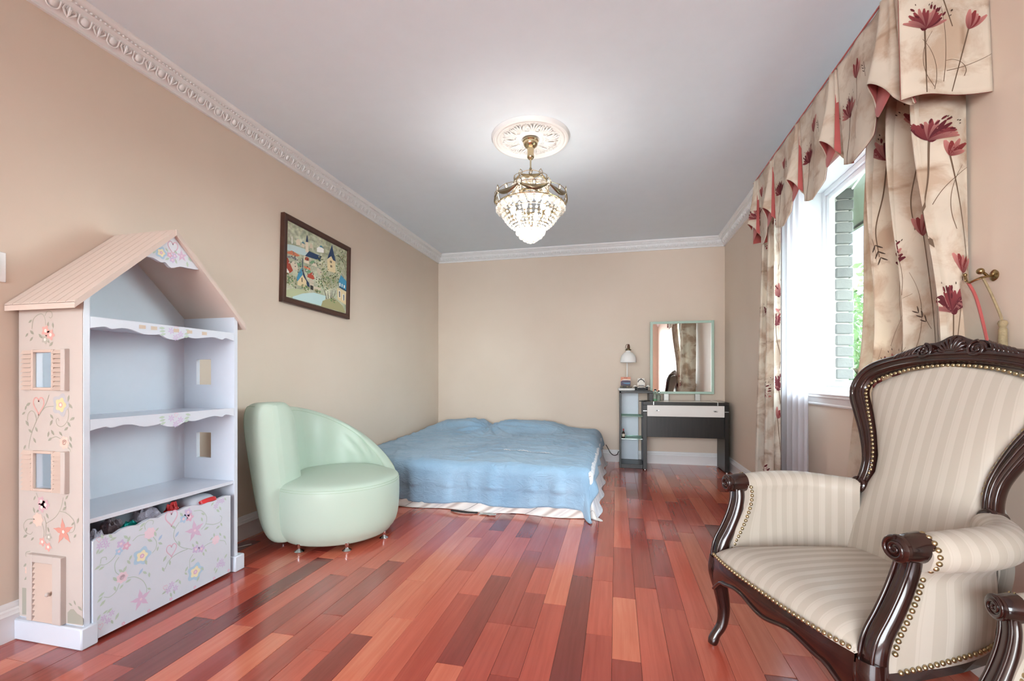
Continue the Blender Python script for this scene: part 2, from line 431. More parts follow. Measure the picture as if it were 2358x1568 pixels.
for i in range(20):
    link('brick', bmesh_[0], ex, (XW + .078 + rb.uniform(-.004, .006), WY1 - .036 + rb.uniform(-.003, .003), WZ0 - .06 + i * .0775), (0, 0, 0))
struct('soffit', MB().box(XW + .06, 2.02, -1.5, 9.0, 2.36, 2.40).box(2.0, 2.03, -1.5, 9.0, 2.34, 2.56), M('soffit_aluminium', (168, 168, 166), .5))
struct('ground', MB().box(XR + 1.0, 60, -30, 60, -3.1, -3.0), M('lawn', (92, 102, 78), .95, .2, 3))
LEAF = NT('tree_leaf'); lr = LEAF.new('ShaderNodeNewGeometry').outputs['Random Per Island']
LEAF.col(LEAF.ramp(lr, [(0, srgb(66, 92, 62)), (.5, srgb(96, 124, 86)), (1, srgb(128, 152, 116))]).outputs[0])
tl = LEAF.new('ShaderNodeBsdfTranslucent'); tl.inputs[0].default_value = srgb(120, 146, 92); ms = LEAF.new('ShaderNodeMixShader'); ms.inputs[0].default_value = .4
LEAF.link(LEAF.b.outputs[0], ms.inputs[1]); LEAF.link(tl.outputs[0], ms.inputs[2]); LEAF.link(ms.outputs[0], LEAF.out.inputs[0]); LEAFM = LEAF.done(.6)
BARK = M('bark', (96, 80, 66), .9, .15, 12)
def tree(x, y, h, r, n, label, seed):
    t = thing('garden_tree', label, 'tree', (x, y, -3.0)); rr = random.Random(seed)
    mb = MB().tube([(0, 0, 0), (.05, .05, h * .3), (.0, .1, h * .6), (.1, 0, h * .85)], [.16, .12, .08, .03], 8)
    for i in range(6):
        a = i * 1.1; mb.tube([(0, .05, h * (.35 + .07 * i)), (math.cos(a) * r * .4, math.sin(a) * r * .4, h * (.5 + .06 * i)), (math.cos(a) * r * .75, math.sin(a) * r * .75, h * (.58 + .06 * i))], [.06, .04, .015], 6)
    mb.build('trunk', BARK, t)
    lf = MB()
    cl = [(rr.uniform(-1, 1) * r * .75, rr.uniform(-1, 1) * r * .75, h * rr.uniform(.3, .97)) for _ in range(34)]
    for _ in range(n):
        c = rr.choice(cl); d = Vector((rr.gauss(0, 1), rr.gauss(0, 1), rr.gauss(0, .8))).normalized() * (r * .34 * rr.random() ** .4)
        p = Vector(c) + d; a = Vector((rr.gauss(0, 1), rr.gauss(0, 1), rr.gauss(0, 1))).normalized(); b = a.cross(Vector((rr.gauss(0, 1), rr.gauss(0, 1), rr.gauss(0, 1)))).normalized()
        l = rr.uniform(.07, .13); w = l * .4
        lf.add([tuple(p - a * l), tuple(p + b * w), tuple(p + a * l), tuple(p - b * w)], [(0, 1, 2, 3)])
    stuff(lf.build('foliage', LEAFM, t, recalc=False, smooth=False))
tree(5.4, 11.2, 7.0, 2.3, 6000, 'leafy green tree outside the window, nearest the brick edge', 1)
tree(8.6, 14.6, 6.2, 3.0, 6000, 'paler green tree farther out beyond the window pane', 2)
tree(4.6, 6.6, 5.2, 1.3, 3500, 'lower green tree outside near the curtain edge of the window', 3)

# ------------------------------------------------------------------ painted decoration (flat print as thin paint shapes)
SIDE_DECO=[('S',[(-2.302,1.256),(-2.296,1.291),(-2.272,1.311),(-2.245,1.314),(-2.23,1.294),(-2.228,1.269)]),('S',[(-2.231,1.307),(-2.218,1.324),(-2.197,1.322),(-2.191,1.306),(-2.2,1.297),(-2.209,1.302)]),('pk',-2.227,1.247,0.019),('pk',-2.2,1.23,0.019),('gy',-2.23,1.212,0.016),('L',-2.311,1.287),('L',-2.215,1.271),('L',-2.188,1.268),('L',-2.33,1.232),('L',-2.302,1.242),('L',-2.305,1.215),('L',-2.255,1.226),('L',-2.197,1.193),('L',-2.215,1.207),('S',[(-2.209,0.99),(-2.224,0.957),(-2.248,0.925),(-2.278,0.884),(-2.302,0.839),(-2.318,0.789),(-2.319,0.771)]),('S',[(-2.327,0.885),(-2.324,0.91),(-2.308,0.924),(-2.29,0.92),(-2.279,0.898),(-2.279,0.884)]),('S',[(-2.245,0.927),(-2.224,0.941),(-2.173,0.946)]),('S',[(-2.11,0.943),(-2.104,0.914),(-2.114,0.884),(-2.14,0.865),(-2.164,0.871),(-2.171,0.889),(-2.161,0.898),(-2.155,0.887)]),('ht',-2.265,0.949,0.036),('by',-2.146,0.951,0.042),('S',[(-2.194,0.818),(-2.17,0.824),(-2.146,0.816)]),('rs',-2.127,0.802,0.024),('S',[(-2.108,0.783),(-2.097,0.775),(-2.094,0.766)]),('S',[(-2.278,0.594),(-2.263,0.566)]),('lv',-2.251,0.562,0.018),('lv',-2.227,0.55,0.018),('lv',-2.248,0.538,0.018),('S',[(-2.132,0.585),(-2.146,0.54),(-2.176,0.503),(-2.224,0.475)]),('S',[(-2.236,0.503),(-2.225,0.473),(-2.227,0.424)]),('S',[(-2.245,0.473),(-2.236,0.445),(-2.237,0.418)]),('S',[(-2.152,0.529),(-2.117,0.524),(-2.082,0.501),(-2.072,0.475),(-2.082,0.453),(-2.102,0.447)]),('rs',-2.269,0.487,0.026),('S',[(-2.287,0.488),(-2.327,0.483),(-2.348,0.459),(-2.336,0.433),(-2.311,0.425),(-2.297,0.436)]),('st',-2.132,0.449,0.062),('pk',-2.245,0.4,0.016),('pk',-2.213,0.382,0.016),('gy',-2.209,0.422,0.014),('L',-2.336,0.937),('L',-2.348,0.914),('L',-2.322,0.951),('L',-2.328,0.874),('L',-2.31,0.843),('L',-2.278,0.851),('L',-2.287,0.806),('L',-2.194,0.904),('L',-2.197,0.879),('L',-2.085,0.897),('L',-2.094,0.947),('L',-2.102,0.875),('L',-2.117,0.857),('L',-2.105,0.978),('L',-2.212,0.833),('L',-2.189,0.84),('L',-2.146,0.837),('L',-2.203,0.813),('L',-2.094,0.818),('L',-2.094,0.793),('L',-2.342,0.777),('L',-2.287,0.573),('L',-2.29,0.524),('L',-2.269,0.523),('L',-2.114,0.586),('L',-2.123,0.561),('L',-2.126,0.541),('L',-2.307,0.471),('L',-2.333,0.442),('L',-2.339,0.415),('L',-2.299,0.407),('L',-2.056,0.498),('L',-2.082,0.484),('L',-2.071,0.437),('L',-2.218,0.506),('L',-2.212,0.451),('S',[(-2.311,0.357),(-2.333,0.35),(-2.336,0.337),(-2.324,0.326)]),('rs',-2.319,0.277,0.02),('P',[(-2.356,0.204),(-2.336,0.205),(-2.308,0.194),(-2.307,0.098),(-2.356,0.095)]),('P',[(-2.11,0.091),(-2.11,0.132),(-2.094,0.147),(-2.079,0.149),(-2.059,0.133),(-2.039,0.127),(-2.029,0.115),(-2.029,0.093)]),('L',-2.339,0.298),('L',-2.333,0.245),('L',-2.315,0.305),('L',-2.094,0.166),('L',-2.072,0.175),('L',-2.045,0.156)]
FRONT_DECO=[('ds',1.405,0.398,0.016),('ds',1.387,0.382,0.016),('ds',1.411,0.377,0.016),('hs',1.384,0.41,0.012),('lv',1.466,0.362,0.015),('pk',1.488,0.345,0.015),('bl',1.458,0.333,0.014),('S',[(1.513,0.357),(1.536,0.371),(1.569,0.367)]),('rs',1.586,0.366,0.024),('S',[(1.566,0.389),(1.564,0.41),(1.581,0.424),(1.601,0.416),(1.598,0.401)]),('S',[(1.598,0.349),(1.615,0.318),(1.613,0.289),(1.596,0.273)]),('by',1.552,0.278,0.036),('S',[(1.451,0.328),(1.43,0.307),(1.405,0.299),(1.385,0.307)]),('S',[(1.389,0.31),(1.393,0.33),(1.409,0.328),(1.411,0.316)]),('S',[(1.458,0.31),(1.443,0.288),(1.445,0.255),(1.458,0.236)]),('rs',1.471,0.219,0.022),('S',[(1.493,0.207),(1.522,0.199),(1.554,0.17),(1.571,0.133),(1.571,0.109)]),('S',[(1.46,0.198),(1.447,0.171),(1.422,0.16),(1.401,0.17)]),('st',1.547,0.091,0.052),('ds',1.401,0.085,0.015),('ds',1.43,0.09,0.015),('ds',1.416,0.066,0.015),('hs',1.389,0.057,0.012),('ht',1.686,0.405,0.036),('lv',1.769,0.406,0.018),('bl',1.746,0.381,0.018),('pk',1.778,0.379,0.018),('S',[(1.724,0.372),(1.702,0.345),(1.696,0.315),(1.707,0.286),(1.735,0.249),(1.793,0.217)]),('ht',1.686,0.255,0.03),('st',1.805,0.306,0.06),('S',[(1.799,0.403),(1.841,0.393),(1.869,0.357),(1.866,0.319),(1.841,0.299)]),('S',[(1.866,0.319),(1.911,0.302),(1.951,0.303),(1.961,0.324),(1.948,0.336)]),('S',[(1.769,0.229),(1.713,0.226),(1.675,0.21),(1.654,0.177)]),('lv',1.811,0.211,0.017),('lv',1.841,0.202,0.017),('S',[(1.853,0.206),(1.879,0.213),(1.911,0.213)]),('rs',1.924,0.217,0.022),('S',[(1.948,0.206),(1.978,0.192),(1.989,0.168)]),('S',[(1.796,0.192),(1.778,0.169),(1.778,0.131)]),('by',1.808,0.1,0.04),('ds',1.958,0.092,0.018),('ds',1.941,0.081,0.018),('ds',1.968,0.073,0.018),('ds',1.686,0.092,0.018),('ds',1.67,0.073,0.018),('ds',1.705,0.067,0.018),('hs',1.656,0.092,0.012),('pk',1.371,0.021,0.007),('pk',1.475,0.023,0.007),('pk',1.581,0.023,0.007),('pk',1.683,0.026,0.007),('pk',1.805,0.026,0.007),('pk',1.914,0.023,0.007),('pk',2.003,0.026,0.007),('L',1.379,0.362),('L',1.391,0.358),('L',1.436,0.393),('L',1.395,0.417),('L',1.426,0.408),('L',1.486,0.383),('L',1.497,0.37),('L',1.547,0.396),('L',1.554,0.413),('L',1.618,0.372),('L',1.61,0.355),('L',1.586,0.334),('L',1.633,0.304),('L',1.621,0.284),('L',1.504,0.289),('L',1.497,0.273),('L',1.569,0.244),('L',1.379,0.298),('L',1.393,0.29),('L',1.481,0.249),('L',1.466,0.248),('L',1.443,0.224),('L',1.495,0.194),('L',1.564,0.2),('L',1.583,0.182),('L',1.583,0.12),('L',1.468,0.182),('L',1.443,0.185),('L',1.393,0.183),('L',1.387,0.166),('L',1.397,0.147),('L',1.407,0.106),('L',1.422,0.104),('L',1.451,0.066),('L',1.432,0.053),('L',1.383,0.096),('L',1.735,0.405),('L',1.696,0.357),('L',1.85,0.374),('L',1.869,0.295),('L',1.937,0.279),('L',1.958,0.287),('L',1.844,0.348),('L',1.654,0.226),('L',1.678,0.198),('L',1.646,0.18),('L',1.724,0.272),('L',1.796,0.235),('L',1.866,0.184),('L',1.853,0.172),('L',1.817,0.241),('L',1.914,0.246),('L',1.951,0.237),('L',1.978,0.213),('L',1.898,0.232),('L',1.796,0.162),('L',1.761,0.133),('L',1.758,0.113),('L',1.847,0.1),('L',1.823,0.06),('L',1.985,0.11),('L',1.937,0.111),('L',1.918,0.068),('L',1.927,0.055),('L',1.713,0.098),('L',1.727,0.086),('L',1.651,0.071),('L',1.683,0.046),('L',1.699,0.052),('B',1.633,0.33),('B',1.547,0.212),('B',1.713,0.318),('ds',1.941,0.413,0.018),('ds',1.965,0.41,0.018),('ds',1.924,0.392,0.018),('L',1.982,0.414),('L',1.904,0.409),('L',1.951,0.373),('L',1.937,0.365)]
GABLE_DECO=[('by',1.65,1.631,0.026),('ht',1.706,1.672,0.03),('st',1.75,1.642,0.034),('pk',1.69,1.631,0.012),('lv',1.714,1.633,0.012),('lv',1.703,1.611,0.012),('L',1.619,1.628),('L',1.676,1.651),('L',1.72,1.652),('L',1.679,1.61),('L',1.72,1.61),('L',1.779,1.609),('L',1.791,1.636)]
def L3(r, g, b): return srgb(r, g, b)[:3]
PAL_SIDE = dict(leaf=L3(150, 152, 134), stem=L3(164, 162, 144), pk=L3(222, 160, 150), gy=L3(176, 172, 160), lv=L3(208, 166, 176), bl=L3(176, 178, 190), rs=L3(236, 196, 180), st=L3(214, 140, 124), ht=L3(220, 158, 150), out=L3(182, 182, 186), mid=L3(224, 206, 150), cen=L3(244, 226, 216), bush=L3(158, 158, 142), blue=L3(170, 178, 190))
PAL_FRONT = dict(leaf=L3(176, 200, 178), stem=L3(172, 192, 180), pk=L3(222, 168, 196), gy=L3(196, 196, 200), lv=L3(204, 182, 218), bl=L3(166, 200, 226), rs=L3(238, 208, 220), st=L3(216, 180, 210), ht=L3(224, 178, 200), out=L3(168, 204, 226), mid=L3(244, 232, 186), cen=L3(236, 206, 220), bush=L3(176, 200, 178), blue=L3(160, 192, 222))
def pale(p, bg, k): return {n: tuple(lerp(a, b, k) for a, b in zip(c, srgb(*bg))) for n, c in p.items()}
PAL_SIDE = pale(PAL_SIDE, (208, 196, 187), .15); PAL_FRONT = pale(PAL_FRONT, (216, 223, 233), .2)
class Deco:
    """collects flat paint shapes in plane coordinates (a, b); fn maps (a, b, lift) to space"""
    def __init__(s, fn): s.mb = MB(); s.fn = fn; s.k = 0
    def poly(s, pts, col, lift=None):
        s.k += 1; l = lift if lift is not None else .0004 + (s.k % 7) * .00006
        s.mb.add([s.fn(a, b, l) for a, b in pts], [tuple(range(len(pts)))], None, col)
    def strip(s, pts, w0, w1, col):
        P = [np.array(p) for p in spline(pts, 5)]; n = len(P); s.k += 1; l = .0003 + (s.k % 5) * .00005; vs = []
        for i in range(n):
            t = P[min(i + 1, n - 1)] - P[max(i - 1, 0)]; t = t / (np.linalg.norm(t) + 1e-9); nn = np.array((-t[1], t[0])); w = lerp(w0, w1, i / (n - 1)) / 2
            vs += [s.fn(*(P[i] + nn * w), l), s.fn(*(P[i] - nn * w), l)]
        s.mb.add(vs, [(2 * i, 2 * i + 1, 2 * i + 3, 2 * i + 2) for i in range(n - 1)], None, col)
    def leaf(s, a, b, ang, ln, col):
        c, sn = math.cos(ang), math.sin(ang); pts = []
        for x, y in ((-.5, 0), (-.2, .16), (.1, .2), (.3, .1), (.5, 0), (.25, -.14), (0, -.2), (-.25, -.12)): pts.append((a + (x * c - y * sn) * ln, b + (x * sn + y * c) * ln))
        s.poly(pts, col)
    def blob(s, a, b, r, n, amp, col, ph=0.0, lift=None):
        s.poly([(a + r * (1 + amp * math.cos(n * t + ph)) * math.cos(t), b + r * (1 + amp * math.cos(n * t + ph)) * math.sin(t)) for t in [2 * PI * i / (n * 6) for i in range(n * 6)]], col, lift)
    def heart(s, a, b, r, col, bg):
        def pts(k): return [(a + k * r * .0625 * 16 * math.sin(t) ** 3 * .8, b + k * r * .0625 * (13 * math.cos(t) - 5 * math.cos(2 * t) - 2 * math.cos(3 * t) - math.cos(4 * t)) * 1.1) for t in [2 * PI * i / 24 for i in range(24)]]
        P = pts(1.0); s.strip(P + [P[0]], r * .16, r * .16, col)
    def star(s, a, b, r, col, cen):
        for i in range(5):
            t = PI / 2 + i * 2 * PI / 5 + .12; c, sn = math.cos(t), math.sin(t)
            s.poly([(a + (x * c - y * sn) * r, b + (x * sn + y * c) * r) for x, y in ((0, 0), (.25, .2), (.5, .2), (.78, .07), (1.05, 0), (.78, -.07), (.5, -.2), (.25, -.2))], col)
        s.blob(a, b, r * .12, 5, .2, cen, 0, .001)
    def flower(s, a, b, r, col, cen):
        s.blob(a, b, r, 5, .22, col, .4, .0006); s.blob(a, b, r * .38, 5, .05, cen, 0, .0009)
    def daisy(s, a, b, r, col):
        for i in range(6):
            t = i * PI / 3 + .3; s.leaf(a + math.cos(t) * r * .5, b + math.sin(t) * r * .5, t, r * .9, col)
    def run(s, items, pal, seed=1):
        rr = random.Random(seed)
        for it in items:
            k = it[0]
            if k == 'S': s.strip(it[1], .0035, .0026, pal['stem'])
            elif k == 'P': s.poly(it[1], pal['bush'], .0003)
            elif k == 'L': s.leaf(it[1], it[2], rr.choice([.8, 1.1, 1.9, 2.4, .5, 2.2]) + rr.uniform(-.3, .3), rr.uniform(.021, .029), pal['leaf'])
            elif k == 'B': s.leaf(it[1], it[2], .9, .03, pal['blue'])
            elif k == 'ht' or k == 'hs': s.heart(it[1], it[2], it[3], pal['ht'], None)
            elif k == 'by': s.blob(it[1], it[2], it[3], 5, .16, pal['out'], 0, .0005); s.blob(it[1], it[2], it[3] * .62, 5, .16, pal['mid'], 0, .0007); s.blob(it[1], it[2], it[3] * .26, 5, .05, pal['pk'], 0, .0009); s.blob(it[1], it[2], it[3] * .14, 5, .05, pal['cen'], 0, .0011)
            elif k == 'rs': s.blob(it[1], it[2], it[3], 7, .1, pal['rs'], 0, .0005); s.strip([(it[1] + it[3] * .5 * math.cos(t) * (1 - t / 14), it[2] + it[3] * .5 * math.sin(t) * (1 - t / 14)) for t in [i * .8 for i in range(14)]], .002, .002, pal['pk'])
            elif k == 'st': s.star(it[1], it[2], it[3] * .86, pal['st'], pal['cen'])
            elif k == 'ds': s.daisy(it[1], it[2], it[3], pal['lv'])
            else: s.flower(it[1], it[2], it[3], pal[k], pal['cen'])
PRINT = MC('painted_print', .55)

# ------------------------------------------------------------------ dollhouse bookcase
XF = -2.03; XBK = -2.375; Y0, Y1 = 1.335, 2.068
PINK = M('pale_pink_paint', (200, 189, 181), .45, .02); PINK2 = M('pink_shutter_paint', (210, 188, 174), .5, .02); GLOSSW = M('glossy_white_paint', (216, 223, 233), .22, .015); ROOFP = M('pink_roof_paint', (214, 196, 184), .5, .02)
bc = thing('dollhouse_bookcase', 'tall white and pink dollhouse-shaped bookcase with gabled roof and painted flowers', 'bookcase', (0, 0, 0))
T = .021
WIN = [(-2.284, -2.185, 1.02, 1.16), (-2.284, -2.185, .615, .755)]
def side_panel(y0, y1, xs_face, name):
    mb = MB(); cuts = sorted(WIN, key=lambda w: w[2]); z = 0.0
    x0, x1 = XBK, XF
    for (a, b, c, d) in cuts:
        mb.box(x0, x1, y0, y1, z, c); mb.box(x0, a, y0, y1, c, d); mb.box(b, x1, y0, y1, c, d); z = d
    mb.box(x0, x1, y0, y1, z, 1.395)
    return mb.build(name, [GLOSSW], bc)
side_panel(Y0, Y0 + T, 0, 'side_panel'); side_panel(Y1 - T, Y1, 0, 'side_panel')
# pink outer skin of the camera-side panel
sk = MB(); z = .088
for (a, b, c, d) in sorted(WIN, key=lambda w: w[2]):
    sk.box(XBK, XF - .004, Y0 - .0025, Y0 + .001, z, c); sk.box(XBK, a, Y0 - .0025, Y0 + .001, c, d); sk.box(b, XF - .004, Y0 - .0025, Y0 + .001, c, d); z = d
sk.box(XBK, XF - .004, Y0 - .0025, Y0 + .001, z, 1.392)
skin = sk.build('painted_side', PINK, bc)
YA = (Y0 + Y1) / 2; ZA = 1.755; ZE = 1.395; run_ = YA - Y0 + .0; sl = (ZA - ZE) / (YA - Y0)
MB().prism([(Y0 + T * .5, .03), (Y1 - T * .5, .03), (Y1 - T * .5, 1.38), (YA, ZA - .03), (Y0 + T * .5, 1.38)], lambda a, b, t: (t, a, b), XBK, XBK + .008).build('back_panel', GLOSSW, bc)
# roof: two slopes, the camera-side one grooved into boards
XR0, XR1 = -2.385, -2.012
def roofslope(sgn):
    ye = YA - sgn * 0; e = .042
    yo = (Y0 - e) if sgn < 0 else (Y1 + e); n = 8; nx, nz = -sl * sgn, 1.0; L = math.hypot(nx, nz); nyv = (sgn * sl / L, 1 / L)
    mb = MB(); zo = ZA - sl * abs(yo - YA)
    pts = [(YA, ZA), (yo, zo)]
    ny, nz_ = (sgn * sl) / math.hypot(sl, 1), 1 / math.hypot(sl, 1); th = .019
    poly = [(YA, ZA), (yo, zo), (yo - ny * th * 0, zo - th * 1.25), (YA, ZA - th * 1.25)]
    base = MB().prism(poly, lambda a, b, t: (t, a, b - .004), XR0, XR1).build('roof_slope', ROOFP, bc)
    w = (XR1 - XR0) / 8
    me = MB().prism([(YA, ZA), (yo, zo), (yo, zo - .006), (YA, ZA - .006)], lambda a, b, t: (t, a, b), 0, w - .0022).mesh('roof_board', ROOFP)
    for i in range(8): link('roof_board', me, base, (XR0 + i * w + .0011, 0, 0))
roofslope(-1); roofslope(1)
MB().box(XR1 - .002, XR1 + .004, YA - .004, YA + .004, ZA - .03, ZA - .002).build('ridge_cap', ROOFP, bc)
GOUT = [(1.703, 1.732), (1.562, 1.607), (1.569, 1.596), (1.606, 1.598), (1.642, 1.587), (1.663, 1.592), (1.69, 1.573), (1.734, 1.589), (1.78, 1.592), (1.828, 1.597), (1.838, 1.613), (1.701, 1.734)]
gb = MB().prism(spline(GOUT[1:11], 3) + [(YA, 1.728)], lambda a, b, t: (t, a, b), XF - .016, XF).build('gable_panel', GLOSSW, bc)
d = Deco(lambda a, b, l: (XF + l, a - .008, b)); d.run(GABLE_DECO, PAL_FRONT, 4); stuff(d.mb.build('painted_flowers', PRINT, gb, recalc=False, smooth=False))
def shelf(z, scal, name, deep=XF - .006):
    s_ = MB().box(XBK + .006, deep, Y0 + T, Y1 - T, z - .018, z, .0015).build(name, GLOSSW, bc)
    if scal:
        poly = [(Y0 + T + .001, z + .004)] + spline(scal, 3) + [(Y1 - T - .001, z + .004)]
        MB().prism([(min(max(a, Y0 + T + .001), Y1 - T - .001), b) for a, b in poly], lambda a, b, t: (t, a, b), XF - .012, XF).build('scalloped_rail', GLOSSW, s_)
    return s_
T1 = [(1.356, 1.256), (1.391, 1.264), (1.415, 1.267), (1.436, 1.26), (1.474, 1.268), (1.514, 1.266), (1.565, 1.251), (1.614, 1.253), (1.64, 1.256), (1.671, 1.241), (1.714, 1.238), (1.753, 1.25), (1.77, 1.257), (1.812, 1.253), (1.88, 1.264), (1.925, 1.268), (1.969, 1.26), (1.993, 1.27), (2.045, 1.258)]
s1 = shelf(1.298, T1, 'shelf'); s2 = shelf(.889, [(a, b - .408) for a, b in T1], 'shelf'); shelf(.497, None, 'shelf')
def railflowers(parent, z, notches):
    d = Deco(lambda a, b, l: (XF + l, a, b))
    for a, b in ((1.69, .0), (1.735, -.012), (1.712, -.03)): d.daisy(a, z - .02 + b, .019, PAL_FRONT['lv'])
    d.heart(1.714, z - .006, .011, PAL_FRONT['ht'], None)
    for a, b, t in ((1.645, .0, .1), (1.648, -.014, .2), (1.65, -.028, .3), (1.775, .002, 2.9), (1.768, -.014, .3), (1.766, -.028, .3)): d.leaf(a, z - .012 + b, t, .03, PAL_FRONT['leaf'])
    if notches:
        for a in (1.558, 1.609, 1.714, 1.782, 1.863): d.poly([(a - .014, z - .008), (a + .014, z - .008), (a + .014, z - .023), (a - .014, z - .025)], L3(206, 190, 172), .0012)
    stuff(d.mb.build('painted_flowers', PRINT, parent, recalc=False, smooth=False))
railflowers(s1, 1.298, True); railflowers(s2, .889, False)
# plinth blocks
for (a, b) in ((Y0 - .019, Y0 + .042), (Y1 - .03, Y1 + .034)):
    MB().box(XBK, XF + .016, a, b, 0, .084, .005).build('plinth', GLOSSW, bc)
MB().box(XBK, XBK + .03, Y0 + T, Y1 - T, .03, .09).build('back_rail', GLOSSW, bc)
# window shutters and louvred door on the painted side
def slat_stack(mb, x0, x1, z0, z1, n, y, depth):
    h = (z1 - z0) / n
    for i in range(n):
        a = z0 + i * h
        mb.append(MB().prism([(0, a + .001), (depth, a + .001), (depth * .25, a + h * .92), (0, a + h * .92)], lambda p, q, t: (t, y - p, q), x0, x1))
for (a, b, c, d_) in WIN:
    w = link('house_window', None, bc)
    fmb = MB(); m = .011
    fmb.box(a - m, a, Y0 - .012, Y0, c - m, d_ + m, .002).box(b, b + m, Y0 - .012, Y0, c - m, d_ + m, .002).box(a, b, Y0 - .012, Y0, c - m, c, .002).box(a, b, Y0 - .012, Y0, d_, d_ + m, .002)
    fmb.build('window_frame', PINK2, w)
    for (x0, x1, dp) in ((a - .066, a - m, .011), (b + m, b + .062, .017)):
        L = []; slat_stack(L, x0, x1, c - m, d_ + m, 9, Y0 - .002, dp)
        for q in L: q.build('shutter_slat', PINK2, w)
    MB().box(b + .062, b + .085, Y0 - .02, Y0, c - m - .002, d_ + m + .002, .002).build('shutter_stile', PINK, w)
dr = link('toy_door', None, bc)
DX0, DX1, DZ0, DZ1 = -2.305, -2.118, .087, .352
MB().box(DX0, DX0 + .03, Y0 - .02, Y0, DZ0, DZ1, .002).box(DX1 - .045, DX1, Y0 - .022, Y0, DZ0, DZ1, .002).box(DX0 + .03, DX1 - .045, Y0 - .02, Y0, DZ1 - .03, DZ1, .002).build('door_frame', PINK, dr)
L = []; slat_stack(L, DX0 + .03, DX1 - .045, DZ0, DZ1 - .03, 11, Y0 - .003, .015)
for q in L: q.build('door_slat', PINK2, dr)
MB().ball((DX1 - .062, Y0 - .026, .205), .008, 10, 7).build('door_knob', PINK, dr)
d = Deco(lambda a, b, l: (a, Y0 - .0026 - l, b)); d.run(SIDE_DECO, PAL_SIDE, 2); stuff(d.mb.build('painted_flowers', PRINT, skin, recalc=False, smooth=False))

# ------------------------------------------------------------------ toy bin that slides in under the shelves
tb = thing('toy_bin', 'white wooden toy bin with scalloped front painted with pastel flowers', 'toy box', (0, 0, 0))
BY0, BY1, BX = 1.363, 2.016, -2.024
zt = [(1.363, .42), (1.38, .428), (1.409, .43), (1.443, .424), (1.468, .434), (1.504, .436), (1.536, .43), (1.559, .437), (1.588, .443), (1.623, .435), (1.654, .444), (1.68, .448), (1.724, .44), (1.758, .446), (1.793, .445), (1.841, .432), (1.879, .436), (1.911, .433), (1.951, .44), (1.985, .443), (2.016, .436)]
zt = [(a, b - .036 * math.sin(PI * 0) - .012) for a, b in zt]
MB().prism([(BY1, .014), (BY0, .014)] + zt, lambda a, b, t: (t, a, b), BX - .016, BX).build('front_panel', GLOSSW, tb)
for (a, b) in ((BY0, BY0 + .012), (BY1 - .012, BY1)): MB().box(XBK + .035, BX - .016, a, b, .02, .33, .002).build('side_panel', GLOSSW, tb)
MB().box(XBK + .035, XBK + .047, BY0 + .012, BY1 - .012, .02, .33, .002).build('back_panel', GLOSSW, tb)
MB().box(XBK + .047, BX - .016, BY0 + .012, BY1 - .012, .02, .03).build('bottom_panel', GLOSSW, tb)
for (x, y) in ((-2.3, 1.4), (-2.3, 1.97), (-2.07, 1.4), (-2.07, 1.97)):
    MB().lathe([(0, 0), (.012, 0), (.012, .012), (.006, .02), (0, .02)], 10, (x, y, 0)).build('caster', M('black_plastic', (30, 30, 30), .4), tb)
d = Deco(lambda a, b, l: (BX + l, a, b)); d.run(FRONT_DECO, PAL_FRONT, 3); stuff(d.mb.build('painted_flowers', PRINT, tb, recalc=False, smooth=False))
# toys heaped in the bin
def lump(name, c, r, sc, mat, label, cat, amp=.12, fq=5, seed=0):
    mb = MB()
    def fn(u, v):
        th = PI * v; ph = 2 * PI * u
        k = 1 + amp * vnoise(3 + fq * math.cos(ph) * math.sin(th) + seed * 3.1, 7 + fq * math.sin(ph) * math.sin(th) + fq * math.cos(th))
        return (c[0] + r * sc[0] * k * math.sin(th) * math.cos(ph), c[1] + r * sc[1] * k * math.sin(th) * math.sin(ph), c[2] + r * sc[2] * k * math.cos(th))
    mb.grid(28, 16, fn, cu=True); return tag(mb.build(name, mat), label, cat, 'toys heaped in the toy bin')
FLUFF = M('grey_lavender_plush', (206, 204, 222), .95, .12, 60, 1.0, 160, sheen=.5); FLUFFG = M('grey_plush', (150, 140, 150), .95, .15, 60, 1.0, 160, sheen=.5)
lump('plush_toy', (-2.105, 1.425, .335), .07, (.6, .6, 1.25), FLUFF, 'pale lavender plush toy at the near end of the bin', 'plush toy', .2, 9, 1)
lump('plush_toy', (-2.16, 1.525, .355), .072, (.7, .6, 1.2), FLUFFG, 'grey plush toy behind the lavender one in the bin', 'plush toy', .2, 9, 2)
lump('plush_toy', (-2.15, 1.665, .35), .09, (.75, .75, 1.1), FLUFF, 'white fluffy plush toy in the middle of the bin', 'plush toy', .2, 9, 3)
lump('cloth_bundle', (-2.225, 1.43, .33), .07, (.6, .6, 1.3), M('magenta_cloth', (150, 20, 84), .8, .1, 20), 'crumpled magenta cloth in the near corner of the bin', 'cloth', .3, 5, 4)
lump('foil_wrap', (-2.075, 1.54, .386), .05, (.35, .75, .85), M('teal_foil', (14, 130, 124), .22, .2, 30, metal=.6), 'shiny teal foil wrapping peeking over the bin front', 'foil', .3, 6, 5)
lump('ribbon_bow', (-2.11, 1.765, .385), .05, (.7, .55, 1.15), M('red_ribbon', (214, 42, 44), .4, .15, 25), 'red ribbon bow among the toys in the bin', 'ribbon', .35, 6, 6)
tbk = thing('toy_case', 'white rounded toy case with a red oval sticker at the far end of the bin', 'toy case', (0, 0, 0), group='toys heaped in the toy bin')
